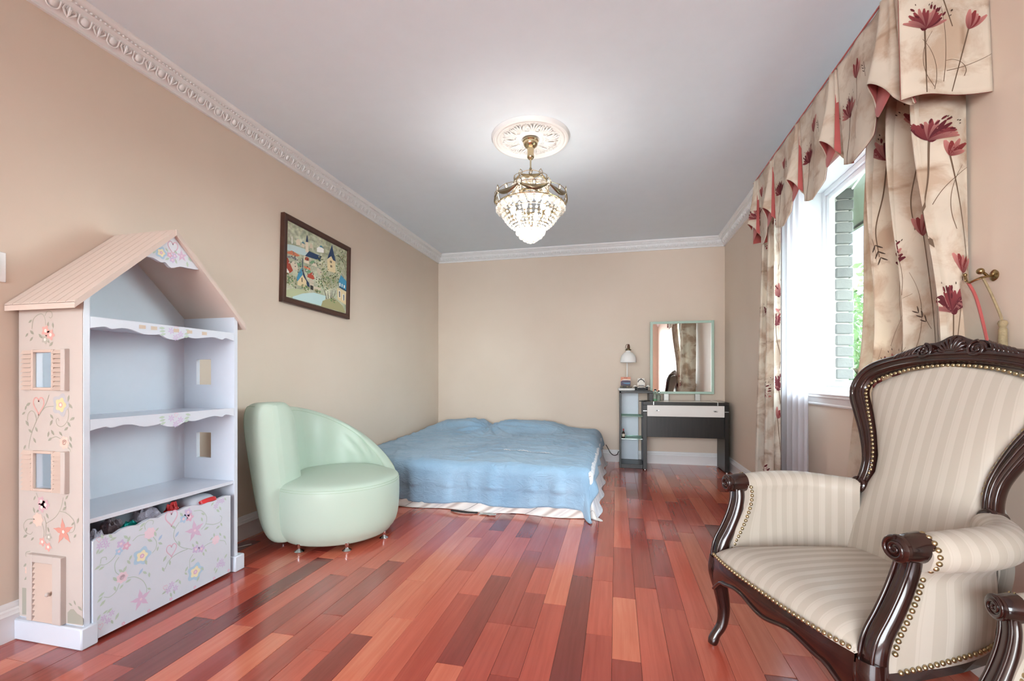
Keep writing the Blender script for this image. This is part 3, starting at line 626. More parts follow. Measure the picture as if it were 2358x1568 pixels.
MB().grid(30, 14, lambda u, v: (-2.13 + .085 * math.copysign(abs(math.cos(2 * PI * u)) ** .6, math.cos(2 * PI * u)) * math.sin(PI * v) ** .5, 1.9 + .09 * math.copysign(abs(math.sin(2 * PI * u)) ** .6, math.sin(2 * PI * u)) * math.sin(PI * v) ** .5, .335 + .118 * math.copysign(abs(math.cos(PI * v)) ** .7, math.cos(PI * v))), cu=True).build('case_body', GLOSSW, tbk)
Mt = Matrix.Translation((-2.052, 1.9, .432)) @ Matrix.Rotation(-.55, 4, 'Y')
st = MB().lathe([(0, .002), (.9, .002), (1, 0), (1, -.02), (0, -.02)], 24, M4=Mt @ Matrix.Diagonal((.024, .046, 1, 1)))
stk = st.build('oval_sticker', M('red_sticker', (196, 40, 44), .4), tbk)
d = Deco(lambda a, b, l: tuple(Mt @ Vector((-b, a, .0026 + l)))); wht = (.9, .9, .9)
for i, seg in enumerate(([(-.03, .007), (-.03, -.005), (-.022, -.005)], [(-.018, -.002), (-.012, .001), (-.014, -.006), (-.019, -.004)], [(-.008, .006), (-.008, -.005), (-.002, -.003), (-.008, .001)], [(.003, -.001), (.008, .001), (.006, -.006), (.002, -.004)], [(.012, .001), (.012, -.006)], [(.016, .001), (.021, -.003), (.026, .001), (.026, -.006)], [(-.008, .011), (-.006, .017), (0, .013), (.006, .017), (.008, .011)])): d.strip(seg, .0026, .0026, wht)
d.mb.build('sticker_lettering', PRINT, stk, recalc=False, smooth=False)

# ------------------------------------------------------------------ mint green tub chair
def leather(name, rgb):
    t = NT(name); n = t.noise(3, t.coord('Object')); f = t.noise(230, t.coord('Object'), 3)
    c = srgb(*rgb); t.col(t.ramp(n.outputs[0], [(.3, tuple(x * .96 for x in c[:3]) + (1,)), (.7, c)]).outputs[0])
    t.bump(f.outputs[0], .08, .002); return t.done(.38, spec=.45)
MINT = leather('mint_leather', (184, 201, 185)); SEAM = M('mint_seam_thread', (170, 190, 166), .7)
CHROME = M('chrome', (200, 200, 204), .12, .02, metal=1.0)
GC = (-1.83, 2.70)
gc = thing('tub_chair', 'mint green leather tub chair with a spiral back beside the bookcase', 'chair', (GC[0], GC[1], 0))
seatp = [(0, .036), (.30, .036), (.345, .052), (.378, .1), (.392, .17), (.397, .25), (.398, .33), (.396, .368), (.39, .388), (.378, .402), (.355, .412), (.30, .424), (.2, .434), (.1, .438), (0, .439)]
MB().lathe(spline(seatp, 2), 72).build('seat', MINT, gc, ang=80)
for r, z in ((.3925, .3845), (.3955, .371)):
    MB().tube([(r * math.cos(a), r * math.sin(a), z) for a in [math.radians(-118 + i * 3) for i in range(58)]], .0016, 6).build('seam', SEAM, gc)
TH0, TH1 = math.radians(247), math.radians(28)
def back_h(s): return lerp(lerp(.915, .86, sstep(0, .3, s)), .40, sstep(.28, 1.02, s) ** 1.15)
def back_section(s, v):
    """s 0..1 from the tall end round to the low end; v around the section loop"""
    th = lerp(TH0, TH1, s); h = back_h(s)
    e = 1.0
    if s < .07: e = math.sqrt(max(0.0, 1 - (1 - s / .07) ** 2)) * .88 + .12
    if s > .92: e = math.sqrt(max(0.0, 1 - ((s - .92) / .08) ** 2)) * .9 + .1
    tk = lerp(.30, .10, sstep(0, .6, s)); ro_t = min(lerp(.575, .40, sstep(.2, 1, s)), .535 / max(.1, -math.cos(th))if math.cos(th) < -.1 else 9); ro_b = lerp(.47, .385, sstep(0, .4, s))
    zb = .034
    # superellipse section in (q: 0 inner..1 outer, z)
    a = 2 * PI * v; n = .42
    cq = math.copysign(abs(math.cos(a)) ** n, math.cos(a)); sz = math.copysign(abs(math.sin(a)) ** n, math.sin(a))
    z = (zb + h) / 2 + sz * (h - zb) / 2
    k = max(0.0, (z - zb) / max(.05, (.9 - zb))); ro = lerp(ro_b, ro_t, min(1, k) ** .8); belly = 1 + .0 * k
    mid = ro - tk / 2; r = mid + cq * tk / 2 * e * (1 - .12 * (1 - min(1, k)))
    z = (zb + h) / 2 + sz * (h - zb) / 2 * (1 - .06 * (1 - e))
    wr = 0.0
    if cq < 0 and .5 < s < .8 and .42 < z < .66: wr = .008 * math.sin((z * 70 + s * 90)) * sstep(.5, .62, s) * sstep(.8, .7, s) * sstep(.42, .5, z) * sstep(.66, .58, z)
    r += wr
    return (r * math.cos(th), r * math.sin(th), z)
bk = MB(); NS, NV = 110, 56
bk.grid(NS, NV, lambda u, v: back_section(u, v), cv=True)
for s_ in (0.0, 1.0):
    ring = [back_section(s_, j / NV) for j in range(NV)]; bk.add(ring, [tuple(range(NV))])
bk.build('wraparound_back', MINT, gc, ang=70)
def backline(v, s0, s1, n, off):
    pts = []
    for i in range(n):
        p = Vector(back_section(lerp(s0, s1, i / (n - 1)), v)); q = Vector((p.x, p.y, 0)).normalized(); pts.append(tuple(p + q * off[0] + Vector((0, 0, off[1]))))
    return pts
MB().tube(backline(.17, .03, .93, 60, (.0, .0012)), .0016, 6).build('seam', SEAM, gc)
MB().tube(backline(.34, .05, .93, 60, (.0, .0012)), .0016, 6).build('seam', SEAM, gc)
for s0, vs_ in ((.085, np.linspace(.17, -.2, 30)), (.20, np.linspace(.33, .52, 24))):
    MB().tube([tuple(Vector(back_section(s0, v)) * 1.0015) for v in vs_], .0016, 6).build('seam', SEAM, gc)
for a in (262, 312, 0, 50, 110, 165, 215):
    x, y = .335 * math.cos(math.radians(a)), .335 * math.sin(math.radians(a))
    f = MB().lathe([(0, 0), (.026, 0), (.028, .004), (.022, .009), (.012, .014), (.009, .02), (.012, .03), (.014, .05), (0, .05)], 18, (x, y, 0)); f.build('glide_foot', CHROME, gc)
MB().lathe([(0, .028), (.28, .028), (.29, .034), (.29, .05), (0, .05)], 40).build('base_board', M('black_dustcover', (28, 26, 26), .9), gc)
tg = Vector(back_section(.115, -.12)); 
def tagp(a, b, l):
    s = .118 + a * 1.0; p = Vector(back_section(.125 + a, -.115 - b)); q = Vector((p.x, p.y, 0)).normalized(); return tuple(p + q * (.0015 + l))
tgm = MB().grid(4, 8, lambda u, v: tagp(u * .016, v * .05, 0)); tgo = tgm.build('maker_tag', M('white_satin_tag', (232, 232, 230), .5), gc)
d = Deco(lambda a, b, l: tagp(a * .016, b * .05, .0006 + l))
d.poly([(.25, .08), (.85, .08), (.85, .4), (.25, .4)], L3(60, 62, 64)); d.poly([(.38, .15), (.7, .15), (.7, .33), (.38, .33)], L3(200, 204, 204), .0012)
for i in range(9): d.poly([(.3, .46 + i * .055), (.85 - (i % 3) * .15, .46 + i * .055), (.85 - (i % 3) * .15, .49 + i * .055), (.3, .49 + i * .055)], L3(120, 116, 114) if i < 4 else L3(150, 104, 92))
stuff(d.mb.build('tag_lettering', PRINT, tgo, recalc=False, smooth=False))

# ------------------------------------------------------------------ bed on the floor: mattress, under sheet, blue cover
BXL, BXR, BYF, BYK, BZ = -2.30, -.19, 3.43, 5.73, .37
mt = thing('mattress', 'thick mattress laid directly on the floor in the corner under the sheets', 'mattress', ((BXL + BXR) / 2, (BYF + BYK) / 2, 0))
mx_, my_ = (BXR - BXL) / 2, (BYK - BYF) / 2
MB().box(-mx_ + .02, mx_ - .02, -my_ + .02, my_ - .01, .02, .345, .03).build('mattress_body', M('mattress_ticking', (226, 222, 214), .9, .03, 40), mt)
MB().box(-mx_ + .018, mx_ - .018, -my_ + .018, my_ - .008, .03, .042, .004).build('piping', M('mattress_piping', (190, 186, 180), .8), mt)
MB().box(-mx_ + .018, mx_ - .018, -my_ + .018, my_ - .008, .322, .334, .004).build('piping', MATS['mattress_piping'], mt)
def stripes_sheet():
    t = NT('striped_print_sheet'); uv = t.coord('UV'); sp = t.new('ShaderNodeSeparateXYZ'); t.link(uv, sp.inputs[0])
    w = t.noise(1.2, uv, 3); x = t.math('ADD', sp.outputs[1], t.math('MULTIPLY', w.outputs[0], .10))
    s1_ = t.math('PINGPONG', t.math('MULTIPLY', x, 8.0), .5)
    c = t.ramp(s1_, [(0.0, srgb(150, 160, 182)), (.05, srgb(222, 226, 236)), (.22, srgb(238, 240, 246)), (.3, srgb(172, 180, 198)), (.34, srgb(232, 235, 243)), (.5, srgb(242, 243, 248))]).outputs[0]
    # front drop carries big grey and taupe diagonal bands
    dg = t.math('PINGPONG', t.math('ADD', t.math('MULTIPLY', sp.outputs[0], 2.3), t.math('MULTIPLY', sp.outputs[1], 3.4)), .5)
    b = t.ramp(dg, [(.0, srgb(96, 92, 96)), (.012, srgb(214, 208, 204)), (.2, srgb(236, 230, 224)), (.3, srgb(190, 176, 168)), (.37, srgb(232, 226, 220)), (.47, srgb(206, 200, 198)), (.5, srgb(224, 218, 214))], 'EASE').outputs[0]
    fr_ = t.new('ShaderNodeNewGeometry'); s3 = t.new('ShaderNodeSeparateXYZ'); t.link(fr_.outputs['Position'], s3.inputs[0])
    t.col(t.mix(t.math('LESS_THAN', s3.outputs[1], BYF + .005), c, b)); t.bump(t.noise(300, uv).outputs[0], .1, .002); return t.done(.85, sheen=.2)
def drape(nx, ny, x0, x1, y0, y1, ovx, ovy, wr, rad, lift, out):
    """cloth over the bed box: ovx(q)/ovy(p) give how far it hangs past the right and the front edge"""
    def fn(u, v):
        # u: 0 at wall side -> 1 at right hem;  v: 0 at head -> 1 at front hem
        WX = x1 - x0; WY = y1 - y0
        oy = ovy(u); ox = ovx(v)
        p = u * (WX + ox); q = v * (WY + oy)
        ex = max(0.0, p - (WX - rad)); ey = max(0.0, q - (WY - rad)); dd = math.hypot(ex, ey)
        px = min(p, WX - rad); qy = min(q, WY - rad)
        z = BZ + lift; hx = hy = 0.0
        if dd > 0:
            arc = rad * PI / 2
            if dd < arc: a = dd / rad; h = rad * math.sin(a); dz = rad * (1 - math.cos(a))
            else: h = rad; dz = rad + dd - arc
            cxn, cyn = ex / dd, ey / dd
            fold = out(u, v, dd)
            hx = cxn * (h + fold); hy = cyn * (h + fold); z -= dz
        X = x0 + px + hx; Y = y1 - (qy + hy)
        z += wr(X, Y, dd)
        return (X, Y, max(z, .006 + lift * .3))
    mb = MB(); mb.grid(nx, ny, fn, uvf=lambda u, v: (u * 2.2, v * 2.6)); return mb
def wr0(X, Y, dd): return -.018
us = drape(70, 90, BXL, BXR + .03, BYF - .012, BYK, lambda v: .365, lambda u: .355 - .01 * math.sin(u * 9), wr0, .04, -.005, lambda u, v, d_: -.012 * sstep(.0, .1, d_) + .012 * max(0, d_ - .2) / .15 * (1.2 * math.sin(u * 26 + 1) + math.sin(v * 34)) + .16 * max(0, d_ - .2))
uso = us.build('under_sheet', stripes_sheet(), ang=80); tag(uso, 'white and grey striped print sheet hanging to the floor under the blue cover', 'sheet')
m_ = uso.modifiers.new('thickness', 'SOLIDIFY'); m_.thickness = .003; m_.offset = -1
def blue_mat():
    t = NT('blue_washed_cotton'); n = t.noise(2.2, t.coord('UV'), 5, .6); f = t.noise(260, t.coord('UV', (1, 1, 1)), 2)
    t.col(t.ramp(n.outputs[0], [(.3, srgb(128, 162, 190)), (.55, srgb(147, 179, 204)), (.75, srgb(164, 193, 214))]).outputs[0]); w_ = t.noise(11, t.coord('UV', (1.0, 1.6, 1)), 6, .62, 1.6); t.bump(t.math('ADD', t.math('MULTIPLY', f.outputs[0], .05), w_.outputs[0]), .55, .02); return t.done(.8, sheen=.2)
BLUE = blue_mat()
def pil(X, Y):
    z = 0.0
    for cx, cy, sx, sy, h in ((-1.93, 5.52, .33, .26, .10), (-1.08, 5.5, .42, .28, .10)):
        a = ((X - cx) / sx) ** 4 + ((Y - cy) / sy) ** 4; z = max(z, h * math.exp(-a * .8))
    return z
def wr1(X, Y, dd):
    if dd > .2: return 0.0
    k = 1 - dd / .2 if dd > 0 else 1
    z = pil(X, Y) + .028 * sstep(4.2, 5.6, Y)
    z += .010 * vnoise(X * 1.9 + 3, Y * 1.7)
    w = vnoise(X * 3 + .8 * vnoise(X * 2, Y * 3) * 2, Y * 12 + 2.5 * vnoise(X * 1.3, Y * 1.1 + 9))
    z += .013 * (1 - abs(w)) ** 3 * (.6 + .4 * sstep(3.6, 4.6, Y))
    w2 = vnoise(X * 9 + Y * 5 + 1.5 * vnoise(X * 3, Y * 3 + 4), Y * 4 - X * 3); z += .009 * (1 - abs(w2)) ** 4
    # folds radiating from the dip between the pillows
    r = math.hypot(X + 1.5, Y - 5.32); an = math.atan2(Y - 5.32, X + 1.5)
    z += .014 * math.sin(an * 13) * math.exp(-((r - .25) / .24) ** 2)
    return z * k
def out1(u, v, dd):
    fr = max(0.0, dd - .05)
    f = .11 * fr * (math.sin(u * 46 + 1.4 * math.sin(u * 17)) + .7 * math.sin(u * 83 + 2)) * (.4 + .6 * sstep(.02, .2, fr))
    f += .03 * sstep(.9, 1.0, u) * fr * 6 * (.5 + .5 * math.sin(v * 40))
    g = max(-.004, f) + .035 * fr
    if fr > .19 and u < .95: g = lerp(g, .4 * g - .004, sstep(.19, .2, fr))
    return g
bs = drape(190, 190, BXL - .03, BXR + .012, BYF - .035, BYK, lambda v: lerp(.10, .15, sstep(.5, 1, v)) + .015 * math.sin(v * 17), lambda u: .30 - .02 * u + .012 * math.sin(u * 21) + .13 * sstep(.94, 1.0, u), wr1, .085, .012, out1)
bso = bs.build('bed_cover', BLUE, ang=85); tag(bso, 'rumpled pale blue cotton cover spread over the floor mattress', 'bed cover')
m_ = bso.modifiers.new('thickness', 'SOLIDIFY'); m_.thickness = .004; m_.offset = -1
em = Deco(lambda a, b, l: (a, b, BZ + .016 + wr1(a, b, 0) + l + .002))
for i in range(16):
    a = -1.0 + i * .028; em.strip([(a, 3.98 + .02 * math.sin(i * 2.1)), (a + .012, 4.0 + .02 * math.cos(i)), (a + .03, 3.975 + .015 * math.sin(i * 1.3))], .016, .010, L3(240, 243, 248))
stuff(em.mb.build('embroidery', PRINT, bso, recalc=False, smooth=False))
# black bundle and wrapper half under the sheet
tag(MB().tube(spline([(-1.27, 3.36, .007), (-1.2, 3.335, .012), (-1.12, 3.332, .01), (-1.05, 3.35, .007)], 5), .007, 7, ell=(1.6, .8)).build('strap', M('black_webbing', (30, 32, 30), .7)), 'black strap poking out from under the bed sheet', 'strap')
tag(MB().grid(10, 6, lambda u, v: (-1.03 + u * .13, 3.35 - v * .035, .004 + .008 * abs(vnoise(u * 7, v * 5))), uvf=lambda u, v: (u + .01, v)).build('wrapper', M('silver_wrapper', (200, 204, 200), .25, .1, 30, metal=.5)), 'crumpled silver wrapper on the floor at the bed front', 'wrapper')

# ------------------------------------------------------------------ cables
BLK = M('black_cable', (34, 32, 32), .6); WCB = M('white_cable', (206, 204, 200), .5)
tag(MB().tube(spline([(-.12, 5.58, .24), (-.09, 5.66, .17), (-.07, 5.74, .12), (-.03, 5.74, .09), (.01, 5.75, .10), (.03, 5.755, .14)], 6), .0045, 6).build('power_cord', BLK), 'thin black cord drooping from the bed to the vanity', 'cord')
tag(MB().tube(spline([(-2.362, 2.16, .005), (-2.33, 2.2, .006), (-2.36, 2.215, .1), (-2.364, 2.23, .17), (-2.365, 2.26, .1), (-2.34, 2.3, .006), (-2.25, 2.4, .005)], 6), .003, 6).build('power_cord', WCB), 'thin white cord looped on the baseboard behind the tub chair', 'cord')

# ------------------------------------------------------------------ framed painting and light switch on the left wall
PAL_PIC = {'k0':L3(176,196,196),'wh':L3(228,228,220),'cr':L3(206,194,174),'bl':L3(84,128,150),'nv':L3(38,60,92),'tb':L3(66,134,166),'rd':L3(172,76,58),'gn':L3(110,146,112),'or':L3(204,124,92),'gy':L3(120,124,126),'ye':L3(214,196,156),'dk':L3(50,48,46),'wt':L3(180,206,206),'lg':L3(170,178,142),'ol':L3(168,164,122)}
PIC=[('k0',[(0.007,0.688),(0.105,0.712),(0.251,0.728),(0.341,0.72),(0.502,0.737),(0.504,0.691),(0.23,0.631),(0.01,0.61)]),('wh',[(0.065,0.813),(0.079,0.819),(0.086,0.726),(0.069,0.719)]),('cr',[(0.131,0.788),(0.16,0.824),(0.191,0.819),(0.194,0.749),(0.134,0.73)]),('cr',[(0.211,0.778),(0.247,0.805),(0.256,0.747),(0.213,0.735)]),('bl',[(0.208,0.794),(0.234,0.819),(0.26,0.804),(0.254,0.791)]),('cr',[(0.269,0.825),(0.312,0.843),(0.322,0.701),(0.275,0.693)]),('nv',[(0.274,0.833),(0.289,0.928),(0.296,0.931),(0.313,0.844)]),('cr',[(0.337,0.808),(0.354,0.855),(0.382,0.822),(0.384,0.782),(0.338,0.775)]),('wh',[(0.45,0.821),(0.496,0.863),(0.567,0.856),(0.567,0.797),(0.452,0.764)]),('tb',[(0.489,0.854),(0.515,0.888),(0.566,0.868)]),('nv',[(0.267,0.635),(0.328,0.726),(0.516,0.731),(0.52,0.661)]),('cr',[(0.249,0.628),(0.267,0.635),(0.325,0.634),(0.329,0.545),(0.253,0.54)]),('rd',[(0.265,0.606),(0.293,0.633),(0.326,0.629),(0.327,0.588),(0.266,0.578)]),('gn',[(0.335,0.564),(0.372,0.612),(0.418,0.624),(0.419,0.601),(0.374,0.567)]),('cr',[(0.375,0.55),(0.419,0.607),(0.455,0.568),(0.456,0.545)]),('or',[(0.011,0.589),(0.073,0.629),(0.126,0.624),(0.194,0.606),(0.146,0.577),(0.012,0.568)]),('gy',[(0.013,0.537),(0.058,0.554),(0.077,0.529),(0.014,0.511)]),('gy',[(0.065,0.535),(0.123,0.568),(0.154,0.536),(0.136,0.524),(0.1,0.527)]),('cr',[(0.057,0.446),(0.101,0.506),(0.163,0.474),(0.166,0.398),(0.082,0.391)]),('gn',[(0.15,0.491),(0.222,0.518),(0.212,0.459),(0.164,0.452)]),('rd',[(0.002,0.511),(0.02,0.513),(0.095,0.374),(0.073,0.344),(0.008,0.29),(0.006,0.417)]),('wh',[(0.008,0.376),(0.044,0.34),(0.041,0.318),(0.007,0.317)]),('rd',[(0.292,0.374),(0.38,0.449),(0.424,0.371),(0.398,0.351),(0.306,0.356)]),('cr',[(0.332,0.342),(0.398,0.346),(0.414,0.299),(0.347,0.301)]),('gn',[(0.262,0.465),(0.353,0.463),(0.367,0.433),(0.29,0.413)]),('or',[(0.248,0.494),(0.351,0.496),(0.353,0.468),(0.262,0.465)]),('cr',[(0.456,0.545),(0.541,0.527),(0.53,0.453),(0.46,0.465)]),('tb',[(0.142,0.258),(0.173,0.368),(0.225,0.463),(0.235,0.366),(0.166,0.255)]),('nv',[(0.229,0.498),(0.252,0.406),(0.294,0.318),(0.335,0.286),(0.351,0.222),(0.311,0.233),(0.241,0.368)]),('ye',[(0.166,0.255),(0.235,0.361),(0.295,0.296),(0.299,0.207),(0.168,0.201)]),('dk',[(0.221,0.317),(0.231,0.326),(0.237,0.266),(0.224,0.262)]),('nv',[(0.224,0.585),(0.232,0.588),(0.24,0.468),(0.227,0.464)]),('ye',[(0.628,0.726),(0.701,0.802),(0.773,0.743),(0.782,0.574),(0.637,0.561)]),('nv',[(0.628,0.732),(0.694,0.932),(0.707,0.986),(0.725,0.921),(0.783,0.753),(0.734,0.753),(0.698,0.801)]),('dk',[(0.678,0.726),(0.69,0.731),(0.692,0.695),(0.68,0.694)]),('dk',[(0.698,0.73),(0.71,0.732),(0.711,0.698),(0.699,0.697)]),('dk',[(0.686,0.663),(0.698,0.667),(0.7,0.631),(0.688,0.629)]),('dk',[(0.704,0.665),(0.716,0.667),(0.718,0.635),(0.706,0.633)]),('tb',[(0.843,0.469),(0.885,0.583),(0.995,0.517),(0.995,0.375),(0.912,0.376),(0.855,0.397)]),('nv',[(0.855,0.397),(0.995,0.375),(0.996,0.356),(0.856,0.378)]),('ye',[(0.817,0.361),(0.996,0.349),(0.992,0.141),(0.827,0.188)]),('wh',[(0.857,0.454),(0.879,0.455),(0.879,0.404),(0.859,0.405)]),('wh',[(0.9,0.449),(0.921,0.449),(0.921,0.404),(0.903,0.405)]),('wh',[(0.944,0.443),(0.968,0.444),(0.967,0.399),(0.947,0.399)]),('wh',[(0.843,0.33),(0.883,0.329),(0.889,0.223),(0.849,0.225)]),('dk',[(0.854,0.321),(0.872,0.32),(0.877,0.229),(0.859,0.232)]),('wh',[(0.925,0.297),(0.966,0.296),(0.968,0.2),(0.93,0.202)]),('dk',[(0.937,0.291),(0.955,0.29),(0.957,0.199),(0.942,0.203)]),('cr',[(0.409,0.262),(0.525,0.274),(0.527,0.239),(0.411,0.205)]),('dk',[(0.355,0.263),(0.402,0.26),(0.405,0.203),(0.358,0.201)]),('cr',[(0.347,0.301),(0.414,0.287),(0.409,0.26),(0.349,0.261)]),('wt',[(0.097,0.027),(0.24,0.11),(0.42,0.173),(0.615,0.18),(0.604,0.128),(0.538,0.015),(0.321,0.013),(0.098,0.005)]),('lg',[(-0.003,0.084),(0.093,0.134),(0.25,0.169),(0.34,0.162),(0.216,0.098),(0.097,0.027),(-0.0,0.011)]),('ol',[(0.538,0.015),(0.562,0.093),(0.675,0.16),(0.796,0.18),(0.927,0.112),(0.991,0.011),(0.774,0.012),(0.538,0.004)])]
PTR=[[(0.632,0.136),(0.598,0.235),(0.582,0.267)],[(0.661,0.156),(0.648,0.262)],[(0.718,0.06),(0.72,0.159),(0.763,0.22),(0.796,0.317)],[(0.727,0.186),(0.728,0.297)],[(0.791,0.848),(0.854,0.848),(0.93,0.788),(0.995,0.658)],[(0.99,0.463),(0.934,0.561),(0.899,0.613)],[(0.14,0.148),(0.142,0.248)],[(0.705,0.168),(0.706,0.291)],[(0.837,0.866),(0.921,0.798)]]
PBL=[(0.031,0.234,0.062,0.078),(0.089,0.231,0.069,0.078),(0.274,0.199,0.062,0.039),(0.521,0.627,0.069,0.1),(0.581,0.565,0.069,0.078),(0.522,0.332,0.083,0.067),(0.637,0.331,0.097,0.067),(0.721,0.43,0.097,0.089),(0.602,0.441,0.083,0.078),(0.779,0.498,0.069,0.089),(0.885,0.86,0.083,0.1),(0.833,0.653,0.055,0.1),(0.472,0.211,0.055,0.022),(0.751,0.155,0.055,0.033)]
pf = thing('framed_painting', 'framed landscape painting of an old town with blue roofs and church spires', 'painting', (XL + .002, 3.222, 1.60)); pf.rotation_euler = (math.radians(-1.7), 0, 0)
FW, FH = .845, .655
WALN = M('walnut_frame', (74, 46, 36), .35, .15, 14)
def rail(p0, p1, inward):
    """moulded rail between two outer corners, mitred"""
    prof = [(0, 0), (0, .03), (.006, .034), (.02, .03), (.034, .032), (.044, .022), (.044, 0)]
    p0 = Vector(p0); p1 = Vector(p1); t = (p1 - p0).normalized(); i = Vector(inward); vs = []
    for e, sg in ((p0, 1), (p1, -1)):
        for a, b in prof: vs.append(tuple(e + i * a + t * (sg * a) + Vector((b, 0, 0))))
    n = len(prof); return MB().add(vs, [tuple(range(n)), tuple(range(n, 2 * n))[::-1]] + [(k, (k + 1) % n, n + (k + 1) % n, n + k) for k in range(n)])
c4 = [(0, -FW / 2, 0), (0, FW / 2, 0), (0, FW / 2, FH), (0, -FW / 2, FH)]
for k, inw in enumerate(((0, 0, 1), (0, -1, 0), (0, 0, -1), (0, 1, 0))): rail(c4[k], c4[(k + 1) % 4], inw).build('frame_rail', WALN, pf)
CW0, CW1, CH0, CH1 = -FW / 2 + .042, FW / 2 - .042, .042, FH - .042
def can(u, v): return lerp(CW0, CW1, u), lerp(CH0, CH1, v)
def canvas_col(u, v):
    n1 = vnoise(u * 9, v * 11); n2 = vnoise(u * 34 + 5, v * 40); n3 = vnoise(u * 70, v * 70 + 9)
    k = max(0, min(1, .5 + .5 * n1 + .2 * n2)); a = np.array(L3(150, 156, 132)); b = np.array(L3(196, 198, 176)); c = a + (b - a) * k
    if v > .72: c = c * (.75 + .25 * n2) + np.array(L3(150, 168, 140)) * .2
    if u > .55 and v > .35: c = c * .86 + np.array(L3(170, 160, 110)) * .12
    return tuple(np.clip(c * (1.25 + .2 * n3), 0, 1))
cv_ = MB().grid(90, 70, lambda u, v: (.018, *can(u, v)), colf=canvas_col).build('canvas', MC('oil_paint', .6, .25), pf, recalc=False)
d = Deco(lambda a, b, l: (.018 + l, *can(a, b)))
order = 0
for cname, pts in PIC:
    order += 1; base = PAL_PIC[cname]; s_ = 1 + .12 * math.sin(order * 2.3); d.poly([(min(max(a, .002), .998), min(max(b, .002), .998)) for a, b in pts], tuple(min(1, x * s_ * 1.2) for x in base), .0004 + order * .00002)
rr = random.Random(11)
for (a, b, ra, rb_) in PBL:
    for i in range(46):
        t = rr.random() * 2 * PI; r = rr.random() ** .5; x = a + math.cos(t) * r * ra; y = b + math.sin(t) * r * rb_
        if .01 < x < .985 and .01 < y < .985: d.blob(x, y, rr.uniform(.004, .010), 3, .3, rr.choice([L3(112, 126, 82), L3(160, 158, 116), L3(84, 98, 66), L3(206, 198, 160), L3(96, 146, 88), L3(190, 184, 150)]), rr.random() * 6, .002 + i * .00001)
for tr_ in PTR: d.strip(tr_, .010, .005, L3(52, 46, 40))
for i in range(60):
    x, y = rr.uniform(.03, .6), rr.uniform(.36, .62); d.poly([(x, y), (x + .012, y + .002), (x + .012, y + .018), (x, y + .016)], rr.choice([L3(70, 66, 64), L3(210, 206, 196), L3(120, 116, 110)]), .0024)
d.strip([(.86, .035), (.875, .05), (.88, .03), (.895, .045), (.91, .03), (.94, .04), (.965, .03)], .005, .004, L3(60, 50, 40))
stuff(d.mb.build('brushwork', PRINT, cv_, recalc=False, smooth=False))
sw = thing('light_switch', 'white light switch plate on the wall above the bookcase roof', 'switch', (XL, 1.262, 1.50))
MB().box(0, .006, -.037, .037, -.06, .06, .003).build('switch_plate', WHITE, sw)
MB().box(.004, .010, -.017, .017, -.034, .034, .002).build('rocker', WHITE, sw)

# ------------------------------------------------------------------ vanity desk with side tower
def wenge():
    t = NT('wenge_veneer'); c = t.coord('Object', (60, 60, 3)); n = t.noise(1, c, 5, .6)
    t.col(t.ramp(n.outputs[0], [(.3, srgb(24, 20, 18)), (.7, srgb(40, 34, 31))]).outputs[0]); t.bump(n.outputs[0], .05, .002); return t.done(.36, spec=.4)
WENGE = wenge(); SILV = M('brushed_aluminium', (206, 206, 206), .3, .03, metal=.9); DRWW = M('white_lacquer', (224, 221, 217), .25, .01); FROST = M('frosted_white_glass', (212, 222, 232), .3, .01)
gg = NT('green_edge_glass'); gg.n.remove(gg.b); a_ = gg.new('ShaderNodeBsdfTransparent'); a_.inputs[0].default_value = (.72, .9, .82, 1); b_ = gg.new('ShaderNodeBsdfGlossy'); b_.inputs['Roughness'].default_value = .03; e_ = gg.new('ShaderNodeBsdfDiffuse'); e_.inputs[0].default_value = srgb(190, 222, 206)
m1 = gg.new('ShaderNodeMixShader'); m1.inputs[0].default_value = .35; m2 = gg.new('ShaderNodeMixShader'); m2.inputs[0].default_value = .12
gg.link(a_.outputs[0], m1.inputs[1]); gg.link(e_.outputs[0], m1.inputs[2]); gg.link(m1.outputs[0], m2.inputs[1]); gg.link(b_.outputs[0], m2.inputs[2]); gg.link(m2.outputs[0], gg.out.inputs[0]); GRG = gg.m
VY = 5.36; VB = 5.755
va = thing('vanity_desk', 'dark brown vanity desk with white drawer and open side tower against the back wall', 'desk', (.75, 5.55, 0))
o_ = Vector((.75, 5.55, 0))
def vb(name, x0, x1, y0, y1, z0, z1, mat, parent=None, b=.002): return MB().box(x0 - o_.x, x1 - o_.x, y0 - o_.y, y1 - o_.y, z0, z1, b).build(name, mat, parent or va)
vb('leg_panel', .300, .343, VY, VB, .008, .745, WENGE); vb('leg_panel', 1.168, 1.211, VY, VB, .008, .745, WENGE)
dt = vb('desk_top', .300, 1.211, VY, VB, .745, .781, WENGE); vb('glass_inlay', .34, 1.17, VY + .004, VB - .004, .7805, .784, M('stone_grey_glass', (206, 198, 188), .2, .02), dt)
for x in (.41, 1.09): vb('steel_inlay', x, x + .011, VY - .0015, VB, .744, .7855, SILV, dt)
for x0, x1 in ((.299, .3445), (1.1665, 1.212)): vb('steel_inlay', x0, x1, VY - .0015, VY + .03, .672, .681, SILV)
dw = vb('drawer', .345, 1.166, VY + .004, VY + .30, .616, .743, DRWW)
for x in (.435, 1.05):
    h = vb('handle', x, x + .042, VY - .012, VY + .004, .675, .691, SILV, dw, .003); vb('handle_slot', x + .006, x + .028, VY - .0135, VY - .011, .679, .687, M('dark_slot', (60, 58, 56), .4), dw, 0)
vb('modesty_panel', .343, 1.168, VY + .03, VY + .05, .378, .614, WENGE)
for x in (.312, 1.18):
    for y in (VY + .02, VB - .02): MB().lathe([(0, 0), (.011, 0), (.011, .009), (0, .009)], 12, (x - o_.x + .01, y - o_.y, 0)).build('foot', SILV, va)
TY = 5.42
